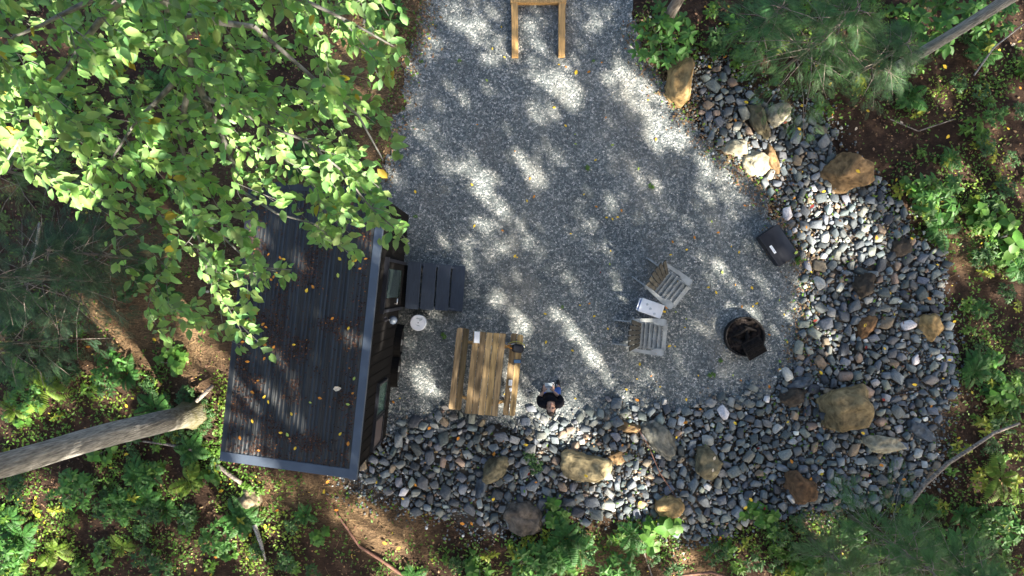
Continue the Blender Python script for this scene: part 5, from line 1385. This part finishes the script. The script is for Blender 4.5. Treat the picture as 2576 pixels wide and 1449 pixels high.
while cnt < 60:
    x, y = random.uniform(-3.4, 10), random.uniform(-6, 5)
    if not inside(np.array([[x, y]]), BAND)[0]: continue
    nm = random.choices(['yellow', 'orange', 'red'], [6, 3, 1.5])[0]
    leaf(nm, x, y, .16, random.uniform(.07, .12), f'small {nm} leaf fallen among the border rocks', f'{nm} leaves among the rocks'); cnt += 1
cnt = 0
while cnt < 75:
    x, y = random.uniform(-11.5, 11.5), random.uniform(-6.5, 6.5)
    q = np.array([[x, y]])
    if inside(q, BAND)[0] or inside(q, PAD)[0] or inside(q, CABIN)[0]: continue
    if x < 2 and y > 0 : continue
    nm = random.choices(['yellow', 'orange', 'cream'], [6, 2, 1.5])[0]
    leaf(nm, x, y, gz(x, y) + .08, random.uniform(.08, .13), f'{nm} leaf fallen on the brown forest floor', f'{nm} leaves on the forest floor'); cnt += 1
Rz = Matrix.Rotation(ang, 4, 'Z')
for k in range(44):
    lx, ly_ = -random.uniform(.2, WD - .2), random.uniform(.2, LEN * .8)
    p = Rz @ Vector((lx, ly_, 0)); nm = random.choices(['yellow', 'orange', 'pale green'], [3, 4, 2])[0]
    leaf(nm, ax + p.x, ay + p.y, zr(lx) + .065, random.uniform(.06, .1), f'small {nm} leaf lying on the dark metal roof', f'{nm} leaves on the roof')
x, y = G(851, 976, 3.3); leaf('cream', x, y, 3.38, .16, 'large cream leaf on the lower half of the metal roof')
x, y = G(*c4(388, 1260), .58); leaf('orange', x, y, .60, .09, 'orange leaf on the armrest of the lower adirondack chair')
x, y = G(*c4(1657, 355), .36); leaf('pale green', x, y, .355, .12, 'pale leaf on the corner of the storage box lid')
x, y = G(1794, 1150, .3); leaf('cream', x, y, .40, .1, 'upper of two pale leaves on the brown boulder'); x, y = G(1790, 1180, .3); leaf('cream', x, y, .40, .09, 'lower of two pale leaves on the brown boulder')
x, y = G(1473, 1195, .4); leaf('yellow', x, y, .47, .1, 'yellow leaf on the wide tan boulder'); x, y = G(2155, 432, .5); leaf('yellow', x, y, .56, .12, 'yellow leaf on the big brown faceted boulder')
x, y = G(1449, 183); leaf('yellow', x, y, .04, .13, 'large yellow leaf on the gravel below the timber frame')

# ------------------------------------------------------------------ fallen branches and sticks
def stick(name, pts, rads, mat, label, seed=1, z=.06, cat='branch'):
    P3 = [Vector((*G(a_, b_, h_), h_)) for a_, b_, h_ in pts]
    base = P3[0].copy(); base.z = 0
    me = trunk_mesh([p - base for p in P3], rads, 9, seed); me.name = name
    o = link(name, me, None, mat, True); o.location = base; props(o, label, cat); return o
stick('fallen_branch', [(2288, 1268, .1), (2330, 1215, .2), (2385, 1165, .3), (2440, 1130, .35), (2500, 1090, .4), (2565, 1065, .4)], [.055, .05, .045, .04, .035, .025], M_bark, 'long crooked grey branch with lichen at the lower right')
stick('fallen_branch', [(820, 1250, .06), (870, 1325, .1), (905, 1375, .1), (960, 1410, .12), (1015, 1449, .12), (1060, 1480, .1)], [.012, .025, .03, .035, .035, .03], material('red_twig', (.16, .08, .055), .8, .4, 10), 'long reddish stick below the cabin')
stick('fallen_branch', [(640, 1320, .1), (655, 1362, .12), (668, 1410, .08)], [.05, .045, .02], M_bark_pale, 'short pale stick in the ferns below the pitted tan rock')
stick('cut_log', [(545, 1168, .08), (575, 1192, .1), (608, 1216, .1)], [.045, .05, .045], M_bark, 'short cut log at the lower left corner of the cabin', cat='log')
stick('cut_log', [(494, 1010, .3), (515, 990, .3), (536, 970, .25)], [.04, .045, .04], M_bark, 'small broken log at the foot of the leaning trunk', cat='log')
stick('fallen_branch', [(360, 1110, .08), (420, 1118, .1), (480, 1130, .1), (505, 1145, .08)], [.02, .03, .04, .045], M_bark, 'brown stick below the leaning trunk')
stick('fallen_branch', [(100, 560, .3), (90, 630, .4), (60, 700, .4)], [.03, .03, .015], M_bark_pale, 'pale stick among the dark hemlocks at the left')
stick('fallen_branch', [(1700, 1250, .12), (1660, 1190, .2), (1630, 1120, .22), (1600, 1070, .2)], [.012, .012, .01, .006], bpy.data.materials['red_twig'], 'thin red vine over the rocks right of the person')
stick('fallen_branch', [(1640, 1449, .08), (1620, 1390, .1), (1600, 1330, .1)], [.018, .015, .01], M_bark, 'thin stick beside the sunlit maple seedling')
stick('fallen_branch', [(1700, 1449, .1), (1790, 1440, .12), (1880, 1470, .1)], [.03, .035, .03], bpy.data.materials['red_twig'], 'dark root at the lower edge of the picture')
stick('fallen_branch', [(2450, 190, .3), (2500, 120, .5), (2576, 60, .6)], [.02, .018, .01], M_bark_pale, 'bare twig right of the slim grey trunk')
stick('fallen_branch', [(2240, 300, .05), (2310, 330, .06), (2400, 300, .08)], [.012, .015, .01], M_bark, 'thin twig on bare soil right of the hemlock saplings')
